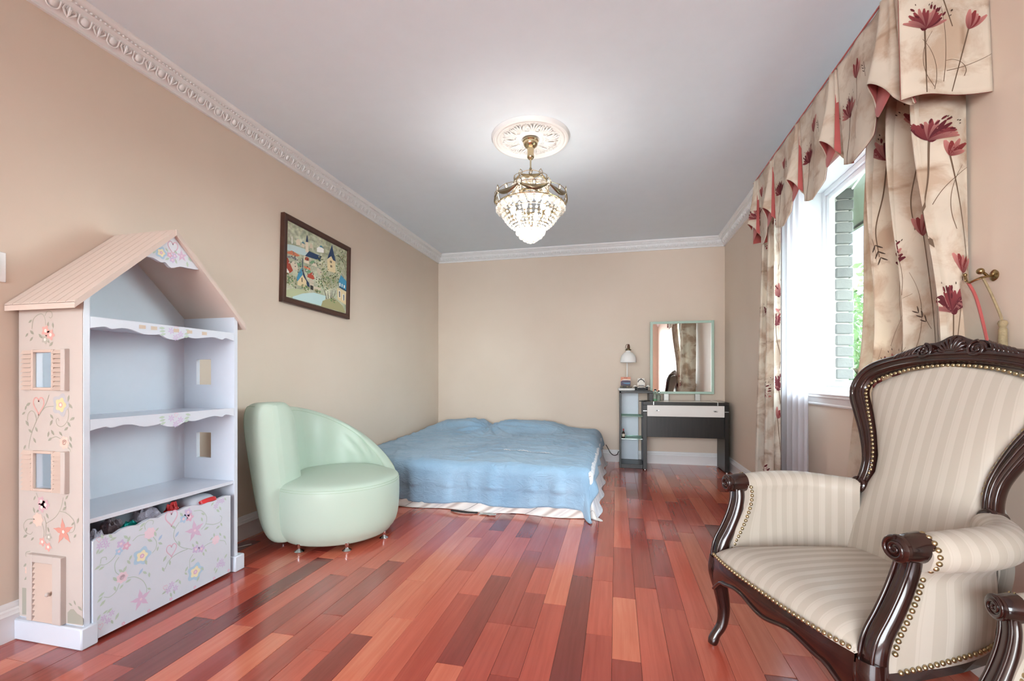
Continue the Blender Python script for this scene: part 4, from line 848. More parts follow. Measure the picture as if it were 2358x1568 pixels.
vb('tower_side', .036, .058, TY, VB, .0, .9, WENGE); tt = vb('tower_top', .036, .412, TY, VB, .876, .902, WENGE); vb('tower_post', .372, .412, TY, VB, .784, .876, WENGE)
vb('tower_base', .058, .300, TY, VB, .0, .05, WENGE); vb('tower_back', .058, .265, VB - .012, VB, .05, .876, FROST)
for z in (.60, .336): vb('glass_shelf', .059, .299, TY + .012, VB - .013, z, z + .009, GRG, None, .001)
# bottle on the lowest glass shelf of the tower, pen on the desk edge, two glass bottles
bt = thing('small_bottle', 'tiny dark bottle with red cap on the lower glass shelf of the tower', 'bottle', (.083, 5.47, .3455))
MB().lathe([(0, 0), (.016, 0), (.017, .004), (.017, .058), (.012, .07), (.008, .078), (.008, .088), (0, .088)], 16).build('bottle_body', M('brown_glass', (46, 32, 26), .15), bt)
MB().lathe([(.0175, .018), (.0178, .02), (.0178, .048), (.0175, .05)], 16).build('bottle_label', M('cream_label', (214, 206, 190), .7), bt)
MB().lathe([(.0, .088), (.0095, .088), (.0095, .106), (.008, .108), (0, .108)], 14).build('cap', M('red_cap', (150, 30, 34), .4), bt)
pn = thing('pen', 'black pen lying over the left end of the desk top', 'pen', (.325, 5.395, .7885), math.radians(200))
MB().tube([(-.07, 0, 0), (-.062, 0, 0), (.06, 0, 0), (.072, 0, 0)], [.002, .0045, .0045, .003], 8).build('pen_body', M('black_pen', (22, 22, 24), .35), pn)
MB().tube([(.02, .0055, .002), (.06, .0055, .002)], .0014, 6).build('pen_clip', SILV, pn)
def glassbottle(x, y, h, label, green):
    b = thing('glass_bottle', label, 'bottle', (x, y, .7856), group='small glass bottles on the vanity')
    MB().lathe([(0, .002), (.019, .002), (.021, .006), (.021, h * .62), (.014, h * .74), (.009, h * .8), (.009, h), (.012, h), (.0125, h + .006), (.0, h + .006)], 18).build('bottle_glass', M('clear_green_glass', (214, 232, 222), .05, 0, trans=.85, ior=1.3), b)
    MB().lathe([(0, h + .006), (.011, h + .006), (.011, h + .024), (0, h + .026)], 12).build('cap', M('dark_cap', (60, 62, 60), .35), b)
    if green: MB().lathe([(0, .004), (.0185, .004), (.0185, .026), (0, .026)], 14).build('green_liquid', M('green_liquid', (40, 170, 90), .2), b)
glassbottle(.438, 5.44, .115, 'clear glass bottle with green bottom by the tower post', True); glassbottle(.482, 5.47, .10, 'shorter clear glass bottle beside the one with green bottom', False)
# mirror
mi = thing('vanity_mirror', 'rectangular mirror with frosted mint glass border standing on the vanity', 'mirror', (.762, 5.70, .784))
mir = NT('mirror_silver'); mir.col((.93, .94, .93, 1)); MIR = mir.done(.015, 1.0)
MINTG = M('frosted_mint_glass', (168, 194, 180), .35, .02)
def mbx(name, x0, x1, y0, y1, z0, z1, mat, b=.002): return MB().box(x0, x1, y0, y1, z0, z1, b).build(name, mat, mi)
W2, Z0_, Z1_ = .361, .078, .95
mbx('frame_rail', -W2, -W2 + .031, -.01, .012, Z0_, Z1_, MINTG); mbx('frame_rail', W2 - .031, W2, -.01, .012, Z0_, Z1_, MINTG); mbx('frame_rail', -W2 + .031, W2 - .031, -.01, .012, Z0_, Z0_ + .029, MINTG); mbx('frame_rail', -W2 + .031, W2 - .031, -.01, .012, Z1_ - .029, Z1_, MINTG)
mbx('mirror_glass', -W2 + .03, W2 - .03, -.004, .008, Z0_ + .028, Z1_ - .028, MIR, 0); mbx('backing', -W2 + .01, W2 - .01, .012, .022, Z0_ + .01, Z1_ - .01, M('grey_board', (120, 116, 112), .8))
for x in (-.175, .178): mbx('support', x - .028, x + .028, -.012, .024, 0, Z0_ + .001, M('satin_grey_metal', (176, 174, 170), .35, .02, metal=.4))
# desk lamp on its white base
LX, LY = .14, 5.56
la = thing('desk_lamp', 'white metal desk lamp with dome shade and brass joint on the tower top', 'lamp', (LX, LY, .902))
LW = M('white_lamp_metal', (236, 236, 234), .35, .01); BRS = M('antique_brass', (112, 98, 74), .35, .05, metal=.8); BRN = M('brown_leather', (86, 52, 34), .5)
MB().box(-.118, .085, -.115, .07, 0, .034, .012).build('lamp_base', LW, la)
MB().tube([(.0 - .012, .02, .03), (-.012, .02, .33)], .0075, 10).build('pole', LW, la)
MB().tube(spline([(-.012, .02, .33), (-.012, .015, .40), (-.008, .0, .455), (.0, -.02, .47)], 4), .006, 8).build('arm', LW, la)
MB().lathe([(.0, .478), (.024, .478), (.024, .47), (.03, .462), (.05, .45), (.075, .425), (.088, .395), (.0925, .365), (.0925, .338), (.0905, .336), (.0895, .34), (.0895, .365), (.085, .394), (.072, .422), (.048, .446), (.0, .46)], 32, (0, -.02, 0)).build('lamp_shade', LW, la, ang=60)
MB().lathe([(.0, .474), (.021, .474), (.024, .48), (.022, .498), (.017, .506), (0, .506)], 18, (0, -.02, 0)).build('shade_joint', BRS, la)
MB().tube([(-.034, -.02, .487), (-.03, -.02, .487), (.03, -.02, .487), (.034, -.02, .487)], [.005, .008, .008, .005], 10).build('thumb_screw', BRS, la)
MB().lathe([(0, .505), (.017, .505), (.0155, .53), (.011, .552), (0, .556)], 14, (.003, -.02, 0)).build('cable_grip', BRN, la)
MB().tube(spline([(.0, -.02, .553), (-.02, -.02, .55), (-.03, -.018, .52), (-.022, -.016, .50), (-.012, -.01, .49)], 5), .0028, 7).build('cable_loop', M('brown_cable', (80, 60, 46), .6), la)
MB().ball((0, -.02, .385), .024, 12, 8, (1, 1, 1.2)).build('bulb', M('unlit_bulb', (200, 206, 214), .25), la)
d = Deco(lambda a, b, l: (.0885 * math.cos(a), -.02 + .0885 * math.sin(a), b))
for i in range(10):
    if i != 5: d.poly([(.32 + i * .1, .343), (.39 + i * .1, .343), (.39 + i * .1, .356 + .003 * (i % 2)), (.32 + i * .1, .356)], L3(70, 72, 76))
stuff(d.mb.build('warning_print', PRINT, la, recalc=False, smooth=False))
# picture card and its items, model racing car
ca = thing('souvenir_card', 'small picture card with mountain lake scene standing on the lamp base', 'picture card', (.108, 5.452, .936))
cd_ = MB().box(-.056, .056, -.003, .003, 0, .128, .001).build('card', M('card_edge', (226, 214, 204), .6), ca)
d = Deco(lambda a, b, l: (a, -.003 - l, b))
for i, (pts, col) in enumerate(([[(-.056, 0), (.056, 0), (.056, .128), (-.056, .128)], L3(214, 142, 116)], [[(-.056, .086), (.056, .083), (.056, .104), (-.02, .107)], L3(230, 206, 190)], [[(-.056, .0), (.056, .0), (.056, .086), (.02, .09), (-.04, .088), (-.056, .074)], L3(84, 72, 92)], [[(-.038, .064), (.05, .064), (.05, .048), (.02, .045), (-.02, .052)], L3(96, 140, 170)], [[(-.056, .0), (.056, .0), (.056, .03), (0, .036), (-.056, .028)], L3(74, 72, 74)], [[(-.016, .112), (-.01, .112), (-.008, .122), (-.016, .122)], L3(150, 70, 60)], [[(-.004, .112), (.004, .112), (.004, .122), (-.004, .122)], L3(150, 70, 60)], [[(.009, .112), (.018, .112), (.018, .122), (.009, .122)], L3(150, 70, 60)])): d.poly(pts, col, .0004 + i * .0002)
stuff(d.mb.build('card_print', PRINT, cd_, recalc=False, smooth=False))
MB().box(-.066, .07, -.02, .012, 0, .012, .004).build('card_stand', M('dark_olive_resin', (74, 72, 64), .6, .2, 50), ca)
for x, r in ((-.045, .016), (.02, .014), (.05, .012)): MB().ball((x, -.014, .016), r, 10, 6, (1.2, .6, 1)).build('stone', M('stone_resin', (120, 112, 96), .7, .3, 40), ca)
co = thing('model_car', 'white and black model racing car with open cockpit on a black stand', 'model car', (.285, 5.47, .902))
CW_ = M('white_model_plastic', (234, 230, 222), .3, .01); CB = M('black_model_plastic', (26, 26, 28), .35)
MB().box(-.075, .075, -.05, .09, 0, .014, .004).build('display_stand', CB, co)
MB().grid(18, 12, lambda u, v: ((v - .5) * .12 * (.75 + .25 * math.sin(PI * u)), -.085 + .16 * u, .022 + .034 * (math.sin(PI * min(1, u * 1.15 + .1)) ** .5) * (1 - (2 * v - 1) ** 4) ** .5), uvf=lambda u, v: (u, v + .01)).build('body_shell', CW_, co)
MB().box(-.058, .058, -.08, .07, .018, .026, .003).build('undertray', CB, co)
for sx in (-1, 1):
    MB().grid(12, 8, lambda u, v: (sx * (.05 + .045 * u), -.09 + .05 * v + .01 * u, .048 + .022 * math.sin(PI * (u * .7 + .15)) * math.sin(PI * (v * .9 + .05))), uvf=lambda u, v: (u, v + .01)).build('front_wing', CW_, co)
    MB().box(sx * .055, sx * .09, -.05, -.02, .062, .068, .002).build('wing_vane', CB, co)
    for y in (-.055, .055): MB().lathe([(0, -.012), (.016, -.012), (.02, -.008), (.02, .008), (.016, .012), (0, .012)], 16, M4=Matrix.Translation((sx * .062, y, .034)) @ Matrix.Rotation(PI / 2, 4, 'Y')).build('wheel', CB, co)
    MB().box(sx * .012, sx * .048, -.092, -.084, .028, .038, .003).build('headlight', CB, co)
MB().box(-.03, .03, -.094, -.086, .03, .042, .003).build('nose_grille', CB, co)
MB().grid(10, 10, lambda u, v: ((u - .5) * .09 * (1 - .15 * v), .0 + .03 * v, .062 + .085 * v ** .9), uvf=lambda u, v: (u, v + .01)).build('raised_hood', CW_, co)
MB().tube([(-.036, .012, .10), (-.03, .015, .118), (-.015, .02, .13), (.0, .022, .134), (.015, .02, .13), (.03, .015, .118), (.036, .012, .10)], .0045, 8).build('halo', CB, co)
MB().tube([(0, .022, .134), (0, .02, .148)], .004, 6).build('air_intake', CB, co)
MB().box(-.028, .028, -.02, .008, .058, .07, .004).build('cockpit', M('grey_model_plastic', (150, 150, 152), .3), co)

# ------------------------------------------------------------------ ceiling medallion
CHX, CHY = -.585, 3.10
md = thing('ceiling_medallion', 'round white plaster ceiling medallion with acanthus leaves above the chandelier', 'medallion', (CHX, CHY, ZC))
PLAS = M('white_plaster', (238, 237, 235), .6, .01)
MB().lathe([(0, -.004), (.06, -.004), (.065, -.014), (.085, -.016), (.092, -.008), (.10, -.006), (.205, -.008), (.212, -.012), (.222, -.022), (.234, -.024), (.24, -.018), (.252, -.026), (.264, -.022), (.272, -.008), (.274, 0), (0, 0)], 72).build('plaster_disc', PLAS, md)
lf = MB()
for k in range(-2, 3):
    a = k * .13; L_ = .092 - .012 * abs(k)
    lf.tube([(.108, k * .003, -.008), (.108 + L_ * .45, k * .009, -.016), (.108 + L_ * .8, k * .0165, -.019), (.108 + L_, k * .022, -.013), (.108 + L_ * 1.0, k * .0235, -.007)], [.003, .0058, .0066, .005, .002], 6)
LFM = lf.mesh('acanthus_leaf', PLAS)
cu = MB().tube([(.115 + .012 * math.cos(t) * (1 + t * .08), .012 * math.sin(t) * (1 + t * .08) + .0, -.011) for t in [i * .5 for i in range(10)]], .004, 5)
cu.tube([(.15, -.006, -.01), (.172, 0, -.016), (.194, .004, -.012)], [.003, .006, .003], 6)
CUM = cu.mesh('scroll_sprig', PLAS)
for k in range(10):
    link('acanthus_leaf', LFM, md, (0, 0, 0), (0, 0, 2 * PI * k / 10)); link('scroll_sprig', CUM, md, (0, 0, 0), (0, 0, 2 * PI * (k + .5) / 10))
rp_ = MB()
for k in range(110):
    a = 2 * PI * k / 110; rp_.tube([(.209 * math.cos(a), .209 * math.sin(a), -.012), (.219 * math.cos(a + .03), .219 * math.sin(a + .03), -.016)], .0038, 5)
stuff(rp_.build('rope_ring', PLAS, md))

# ------------------------------------------------------------------ crystal chandelier
ch = thing('crystal_chandelier', 'gold and crystal basket chandelier with faceted balls hanging from the medallion', 'chandelier', (CHX, CHY, 0))
GOLD = M('polished_gold', (198, 182, 150), .16, .04, metal=1.0); GOLDD = M('antique_gold', (140, 128, 104), .28, .06, metal=.9)
cr = NT('crystal'); cr.n.remove(cr.b)
ct = cr.new('ShaderNodeBsdfTransparent'); ct.inputs[0].default_value = (.98, .97, .95, 1); cg = cr.new('ShaderNodeBsdfGlossy'); cg.inputs['Roughness'].default_value = .03
cl_ = cr.new('ShaderNodeBsdfTranslucent'); cl_.inputs[0].default_value = (.97, .93, .87, 1); lw = cr.new('ShaderNodeLayerWeight'); lw.inputs[0].default_value = .35
x1 = cr.new('ShaderNodeMixShader'); x1.inputs[0].default_value = .3; x2 = cr.new('ShaderNodeMixShader')
cr.link(ct.outputs[0], x1.inputs[1]); cr.link(cl_.outputs[0], x1.inputs[2]); cr.link(lw.outputs['Facing'], x2.inputs[0]); cr.link(x1.outputs[0], x2.inputs[1]); cr.link(cg.outputs[0], x2.inputs[2]); cr.link(x2.outputs[0], cr.out.inputs[0]); CRYS = cr.m
MB().lathe([(0, 2.722), (.054, 2.722), (.056, 2.714), (.05, 2.708), (.052, 2.70), (.046, 2.684), (.034, 2.672), (.024, 2.664), (.022, 2.63), (.025, 2.612), (.024, 2.60), (.016, 2.59), (0, 2.588)], 32).build('canopy', GOLD, ch)
MB().tube([(0, 0, 2.592), (0, 0, 2.52)], .0055, 10).build('rod', GOLD, ch)
for i, (x, z, r) in enumerate(((.0, 2.522, .010), (.006, 2.507, .009), (-.005, 2.496, .009), (0, 2.482, .011))): MB().ball((x, 0, z), r, 10, 7).build('knuckle', GOLDD, ch)
MB().tube([(0, 0, 2.486), (0, 0, 2.06)], .0035, 8).build('centre_rod', GOLD, ch)
def ring(name, R, z, r, mat=GOLD): MB().tube([(R * math.cos(a), R * math.sin(a), z) for a in [2 * PI * i / 60 for i in range(60)]], r, 6, closed=True).build(name, mat, ch)
ring('hoop', .098, 2.392, .0035); ring('hoop', .236, 2.262, .0045); ring('hoop', .186, 2.215, .003); ring('hoop', .085, 2.094, .003); ring('hoop', .112, 2.425, .0025)
for i in range(8):
    a = 2 * PI * i / 8 + .2; c, s = math.cos(a), math.sin(a)
    MB().tube(spline([(.006 * c, .006 * s, 2.44), (.098 * c, .098 * s, 2.392), (.13 * c, .13 * s, 2.36), (.17 * c, .17 * s, 2.31), (.236 * c, .236 * s, 2.262)], 4), .0028, 6).build('frame_rib', GOLD, ch)
    MB().tube(spline([(.236 * c, .236 * s, 2.262), (.186 * c, .186 * s, 2.215), (.14 * c, .14 * s, 2.14), (.085 * c, .085 * s, 2.094)], 4), .0022, 6).build('frame_rib', GOLD, ch)
def jewel_mesh(h, w, name):
    mb = MB(); mb.cur = 0
    mb.tube([(.0, w * math.sin(t) * (1 - .15 * math.cos(t)), h * .5 - h * .5 * math.cos(t) + (h * .18 if abs(t - PI) < .2 else 0)) for t in [2 * PI * i / 20 for i in range(20)]], w * .17, 5, closed=True)
    return mb.mesh('jewel_setting', GOLDD), MB().ball((0, 0, h * .47), w * .8, 10, 7, (.5, 1, h / w * .42)).mesh('jewel', CRYS)
def swag_band(R, z, n, h, sc, ph):
    JS = jewel_mesh(.05 * sc, .017 * sc, 'a'); JT = jewel_mesh(.032 * sc, .011 * sc, 'b')
    for i in range(n):
        a = 2 * PI * i / n + ph
        for (sm_, jm_), aa, zz in ((JS, a, z), (JT, a + PI / n, z + .002)):
            s_ = link('jewel_setting', sm_, ch, (R * math.cos(aa), R * math.sin(aa), zz), (0, 0, aa)); link('jewel', jm_, s_)
        # hanging leaf swag between jewels: a crescent ribbon
        mb = MB(); m = 15; vs = []
        for k in range(m):
            t = k / (m - 1); aa = a + (t) * 2 * PI / n; dip = math.sin(PI * t)
            zt_ = z + .022 * sc - .018 * sc * dip; zb_ = zt_ - .006 * sc - .030 * sc * dip ** .8
            vs += [(R * math.cos(aa), R * math.sin(aa), zt_), ((R + .006) * math.cos(aa), (R + .006) * math.sin(aa), (zt_ + zb_) / 2), (R * math.cos(aa), R * math.sin(aa), zb_)]
        mb.add(vs, [(3 * k + j, 3 * k + j + 1, 3 * k + j + 4, 3 * k + j + 3) for k in range(m - 1) for j in (0, 1)])
        o = mb.build('leaf_swag', GOLDD, ch); q = o.modifiers.new('thickness', 'SOLIDIFY'); q.thickness = .002
        MB().tube([((R) * math.cos(a + t * 2 * PI / n), R * math.sin(a + t * 2 * PI / n), z + .026 * sc + .008 * math.sin(PI * t)) for t in [k / 10 for k in range(11)]], .002, 5).build('wire', GOLD, ch)
swag_band(.252, 2.305, 8, .05, 1.0, -.9); swag_band(.118, 2.43, 5, .05, .85, -.75)
for i in range(16):
    a = 2 * PI * i / 16 - .9; MB().tube([(.252 * math.cos(a), .252 * math.sin(a), 2.306), (.238 * math.cos(a), .238 * math.sin(a), 2.262)], .002, 5).build('wire', GOLD, ch)
BALL = MB().ball((0, 0, 0), 1.0, 12, 9).mesh('crystal_ball', CRYS, ang=10)
def balls(R, z, n, r, ph=0.0):
    for i in range(n):
        a = 2 * PI * i / n + ph; link('crystal_ball', BALL, ch, (R * math.cos(a), R * math.sin(a), z), (0, 0, a), (r, r, r))
balls(.222, 2.236, 27, .0245); balls(.112, 2.392, 13, .026, .1); balls(.10, 2.372, 12, .018, .3)
balls(.086, 2.078, 12, .0225); balls(.064, 2.052, 9, .0225, .3); balls(.036, 2.03, 6, .0215, .1); balls(0, 2.018, 1, .0225)
BEAD = MB()
prof = [(.2, 2.212), (.192, 2.188), (.178, 2.164), (.160, 2.142), (.142, 2.124), (.122, 2.110), (.102, 2.100)]
for (R, z), r in zip(prof, (.0098, .0095, .009, .0085, .008, .0075, .007)): BEAD.ball((R, 0, z), r, 8, 6)
BM = BEAD.mesh('bead_strand', CRYS, ang=12)
for i in range(32): link('bead_strand', BM, ch, (0, 0, 0), (0, 0, 2 * PI * i / 32))
BULB = NT('lit_bulb'); BULB.col((1, 1, 1, 1)); BULB.b.inputs['Emission Color'].default_value = (1.0, .86, .66, 1); BULB.b.inputs['Emission Strength'].default_value = 2.0; BULBM = BULB.done(.3)
for i in range(6):
    a = 2 * PI * i / 6 + .4; x, y = .125 * math.cos(a), .125 * math.sin(a)
    MB().lathe([(0, 2.16), (.011, 2.16), (.011, 2.195), (0, 2.195)], 10, (x, y, 0)).build('socket', GOLD, ch)
    MB().lathe([(0, 2.195), (.008, 2.196), (.017, 2.212), (.019, 2.228), (.015, 2.248), (.006, 2.264), (0, 2.268)], 14, (x, y, 0)).build('bulb', BULBM, ch)
    MB().tube([(0, 0, 2.15), (x * .5, y * .5, 2.142), (x, y, 2.16)], .004, 6).build('arm', GOLD, ch)
ld = bpy.data.lights.new('chandelier_light', 'POINT'); ld.energy = 5.5; ld.color = (1.0, .97, .94); ld.shadow_soft_size = .11
lo = bpy.data.objects.new('chandelier_light', ld); C.objects.link(lo); lo.parent = ch; lo.location = (0, 0, 2.2)

# ------------------------------------------------------------------ floral curtain fabric
def fabric(name, trans, base=(212, 199, 181), sc=1.0):
    t = NT(name); uv = t.coord('UV'); n1 = t.noise(2.6 * sc, uv, 4, .55); n2 = t.noise(6.5 * sc, uv, 5, .6, .4); f = t.noise(340, uv, 2)
    c = t.ramp(n1.outputs[0], [(.30, srgb(*[int(x * .93) for x in base])), (.52, srgb(*base)), (.72, srgb(*[min(255, int(x * 1.06)) for x in base]))]).outputs[0]
    # watercolour brown washes and pale oblong patches
    w = t.ramp(n2.outputs[0], [(.46, (0, 0, 0, 1)), (.60, (1, 1, 1, 1))]).outputs[0]; c = t.mix(t.math('MULTIPLY', w, .62), c, srgb(176, 144, 116))
    br = t.new('ShaderNodeTexBrick'); br.inputs['Scale'].default_value = 2.1 * sc; br.inputs['Mortar Size'].default_value = .03; br.inputs['Mortar Smooth'].default_value = 1.0; br.inputs['Row Height'].default_value = .55; br.inputs['Brick Width'].default_value = .9; t.link(uv, br.inputs['Vector'])
    br.inputs['Color1'].default_value = (0, 0, 0, 1); br.inputs['Color2'].default_value = (.5, .5, .5, 1); br.inputs['Mortar'].default_value = (1, 1, 1, 1)
    c = t.mix(t.math('MULTIPLY', t.math('MULTIPLY', br.outputs[1], w), .55), c, srgb(150, 118, 92))
    t.col(c); t.bump(f.outputs[0], .08, .001)
    tr = t.new('ShaderNodeBsdfTranslucent'); t.link(c, tr.inputs[0]); mx = t.new('ShaderNodeMixShader'); mx.inputs[0].default_value = trans
    t.link(t.b.outputs[0], mx.inputs[1]); t.link(tr.outputs[0], mx.inputs[2]); t.link(mx.outputs[0], t.out.inputs[0]); return t.done(.75, sheen=.15)
FAB = fabric('floral_curtain_cotton', .2); FAB_BACKLIT = fabric("floral_curtain_cotton_backlit", .5, (232, 224, 212))  # far panel's copy of the same cotton, paler to paint in its backlight
LINE = M('brick_red_lining', (164, 76, 72), .7, .05, 20, sheen=.2)
inkm = NT('fabric_ink'); ia = inkm.new('ShaderNodeVertexColor'); ia.layer_name = 'paint'; inkm.col(ia.outputs[0])
it = inkm.new('ShaderNodeBsdfTranslucent'); inkm.link(ia.outputs[0], it.inputs[0]); im = inkm.new('ShaderNodeMixShader'); im.inputs[0].default_value = .42
inkm.link(inkm.b.outputs[0], im.inputs[1]); inkm.link(it.outputs[0], im.inputs[2]); inkm.link(im.outputs[0], inkm.out.inputs[0]); INK = inkm.done(.75)
STEMC, STEMD = L3(120, 98, 80), L3(84, 68, 58)
class FabricPrint:
    """flowers, stems and twigs printed on a cloth surface; S(s,t) -> (point, normal), s and t in metres"""
    def __init__(self, Sf, seed=1): self.S = Sf; self.mb = MB(); self.r = random.Random(seed); self.k = 0
    def pt(self, s, t, l):
        p, n = self.S(s, t); return tuple(Vector(p) + Vector(n) * l)
    def strip(self, pts, w0, w1, col, k=6, l=None):
        P = [np.array(p) for p in spline(pts, k)]; n = len(P); vs = []; l = l or .0016
        for i in range(n):
            t = P[min(i + 1, n - 1)] - P[max(i - 1, 0)]; t = t / (np.linalg.norm(t) + 1e-9); nn = np.array((-t[1], t[0])); w = lerp(w0, w1, i / (n - 1)) / 2
            vs += [self.pt(*(P[i] + nn * w), l), self.pt(*(P[i] - nn * w), l)]
        self.mb.add(vs, [(2 * i, 2 * i + 1, 2 * i + 3, 2 * i + 2) for i in range(n - 1)], None, col)
    def petal(self, s, t, ang, ln, w, c0, c1, l):
        n = 7; vs = []; cs = []
        for i in range(n):
            u = i / (n - 1); ww = w * math.sin(PI * (u * .86 + .07)) ** .7; b = .12 * ln * u * u * math.sin(ang * 3)
            for sg in (-1, 0, 1):
                x = u * ln; y = sg * ww / 2 + b
                vs.append(self.pt(s + x * math.cos(ang) - y * math.sin(ang), t + x * math.sin(ang) + y * math.cos(ang), l))
                k = min(1, .15 + .85 * u + .15 * abs(sg)); cs.append(tuple(lerp(a, b_, k) for a, b_ in zip(c0, c1)))
        self.mb.add(vs, [(3 * i + j, 3 * i + j + 1, 3 * i + j + 4, 3 * i + j + 3) for i in range(n - 1) for j in (0, 1)], None, cs)
    def flower(self, s, t, size, lean=0.0, stem=.45, pink=.5, bend=.06):
        r = self.r; dk = L3(104, 36, 44); md_ = L3(148, 66, 70); pk = L3(192, 128, 122)
        if stem: self.strip([(s, t), (s + bend * .3, t - stem * .35), (s + bend, t - stem * .7), (s + bend * .8, t - stem)], .006, .0035, STEMC, 8, .0013)
        self.petal(s - size * .05 * math.cos(lean), t - size * .1, PI / 2 + lean, size * .3, size * .28, dk, dk, .0017)
        m = 14; self.k += 1
        for i in range(m):
            f = i / (m - 1); a = PI / 2 + lean + (f - .5) * 2.3; ln = size * (.62 + .32 * r.random()) * (1.1 if f < .3 else 1)
            c1 = [md_, pk, dk, md_][r.randrange(4)] if r.random() > pink * .3 else pk
            self.petal(s, t, a, ln, size * .17, dk, c1, .0019 + i * .0001)
        for i in range(7):
            a = PI / 2 + lean + r.uniform(-.8, .8); d_ = size * r.uniform(.45, .9); self.petal(s + math.cos(a) * d_, t + math.sin(a) * d_, a + .3, size * .2, size * .08, dk, dk, .0034)
        for i in range(6):
            a = PI / 2 + lean + r.uniform(-1.1, .9); d_ = size * r.uniform(.95, 1.15); self.petal(s + math.cos(a) * d_, t + math.sin(a) * d_, a, size * .09, size * .035, STEMD, STEMD, .0034)
    def bud(self, s, t, size, lean=.0, stem=.4, bend=.05):
        r = self.r; dk = L3(122, 46, 50); pk = L3(206, 138, 132)
        if stem: self.strip([(s, t), (s + bend * .4, t - stem * .4), (s + bend, t - stem)], .0045, .003, STEMC, 8, .0013)
        for i in range(5):
            f = i / 4; self.petal(s, t, PI / 2 + lean + (f - .5) * 1.1, size * r.uniform(.7, 1.0), size * .24, dk, [pk, L3(150, 62, 62)][i % 2], .0018 + i * .00015)
    def twig(self, s, t, ln, ang, curl=.6):
        pts = [(s, t)]; a = ang
        for i in range(5): a += curl / 5; pts.append((pts[-1][0] + math.cos(a) * ln / 5, pts[-1][1] + math.sin(a) * ln / 5))
        self.strip(pts, .0024, .0014, STEMC, 5, .0012)
    def sprig(self, s, t, ln, ang):
        self.twig(s, t, ln, ang, .3)
        for i in range(3):
            for sg in (-1, 1):
                x = s + math.cos(ang) * ln * (.4 + .25 * i); y = t + math.sin(ang) * ln * (.4 + .25 * i); self.petal(x, y, ang + sg * .6, ln * .28, ln * .05, STEMD, STEMD, .0014)
    def done(self, name, parent): return stuff(self.mb.build(name, INK, parent, recalc=False, smooth=True))
def pleat_surface(plan, z0, z1, nu, nv):
    """plan(u, k) -> (x, y) at drop fraction k; returns (S(s,t) by metres, L, fn(u,v))"""
    def fn(u, v): x, y = plan(u, v); return (x, y, lerp(z0, z1, v))
    us_ = [i / 240 for i in range(241)]; acc = [0.0]
    for i in range(240):
        a = plan(us_[i], .3); b = plan(us_[i + 1], .3); acc.append(acc[-1] + math.hypot(a[0] - b[0], a[1] - b[1]))
    L_ = acc[-1]
    def u_of(s): return float(np.interp(s, acc, us_))
    def Sf(s, t):
        u = u_of(min(max(s, 0), L_)); v = min(1, max(0, (z0 - t) / (z0 - z1)))
        p = Vector(fn(u, v)); e = .002
        du = Vector(fn(min(1, u + e), v)) - Vector(fn(max(0, u - e), v)); dv = Vector(fn(u, min(1, v + e))) - Vector(fn(u, max(0, v - e)))
        n = du.cross(dv); n = n.normalized() if n.length > 0 else Vector((-1, 0, 0))
        if n.dot(Vector((-.75, -.66, 0))) < 0: n = -n
        return p, n
    s_of = lambda u: float(np.interp(u, us_, acc))
    return Sf, L_, fn, s_of
def curtain(name, plan, z0, z1, nu, nv, mat, label, cat):
    Sf, L_, fn, s_of = pleat_surface(plan, z0, z1, nu, nv)
    mb = MB().grid(nu, nv, fn, uvf=lambda u, v: (s_of(u), lerp(z0, z1, v)))
    o = mb.build(name, mat, ang=85); tag(o, label, cat); q = o.modifiers.new('thickness', 'SOLIDIFY'); q.thickness = .0022; q.offset = 1 
    return o, Sf, L_
VTOP = 2.50
# near panel: return to the wall at the viewer's end, then folds along the rod; flares towards the floor
def near_plan(u, v):
    fl_ = 1 + .0 * v
    if u < .24:
        k = u / .24; x = lerp(1.252, 1.075, k) + .01 * math.sin(k * 7) * (1 - k); y = 1.985 - .03 * v + .006 * math.sin(k * 9 + 1) - .012 * math.sin(PI * k)
        x = x - .015 * v * k; return (lerp(x, 1.185 + (x - 1.075) * .4, sstep(.12, .52, v)), y)
    k = (u - .24) / .76; w = lerp(.33, .88, v ** 1.05)
    y = 1.985 - .03 * v + w * k; ph = 2 * PI * 2.7 * (k ** 1.05) + .25 * math.sin(v * 4)
    amp = lerp(.042, .052, v); x = 1.118 - amp * math.cos(ph) * 1.0 - .02 * v
    x = lerp(x, 1.178 + (x - 1.095) * .4, sstep(.12, .52, v))
    y += .03 * math.sin(ph) * sstep(0, .06, k) * (1 - sstep(.92, 1, k)) * -1
    return (x, y)
nc, NS_, NL = curtain('floral_curtain', near_plan, 2.42, .012, 230, 60, FAB, 'wide cream floral curtain panel behind the carved armchair', 'curtain')
fp = FabricPrint(NS_, 3)
def at_px_list(fp, items):
    for it in items:
        k = it[0]
        if k == 'F': fp.flower(*it[1:])
        elif k == 'B': fp.bud(*it[1:])
        elif k == 'T': fp.twig(*it[1:])
        elif k == 'G': fp.sprig(*it[1:])
R0 = NL * .0
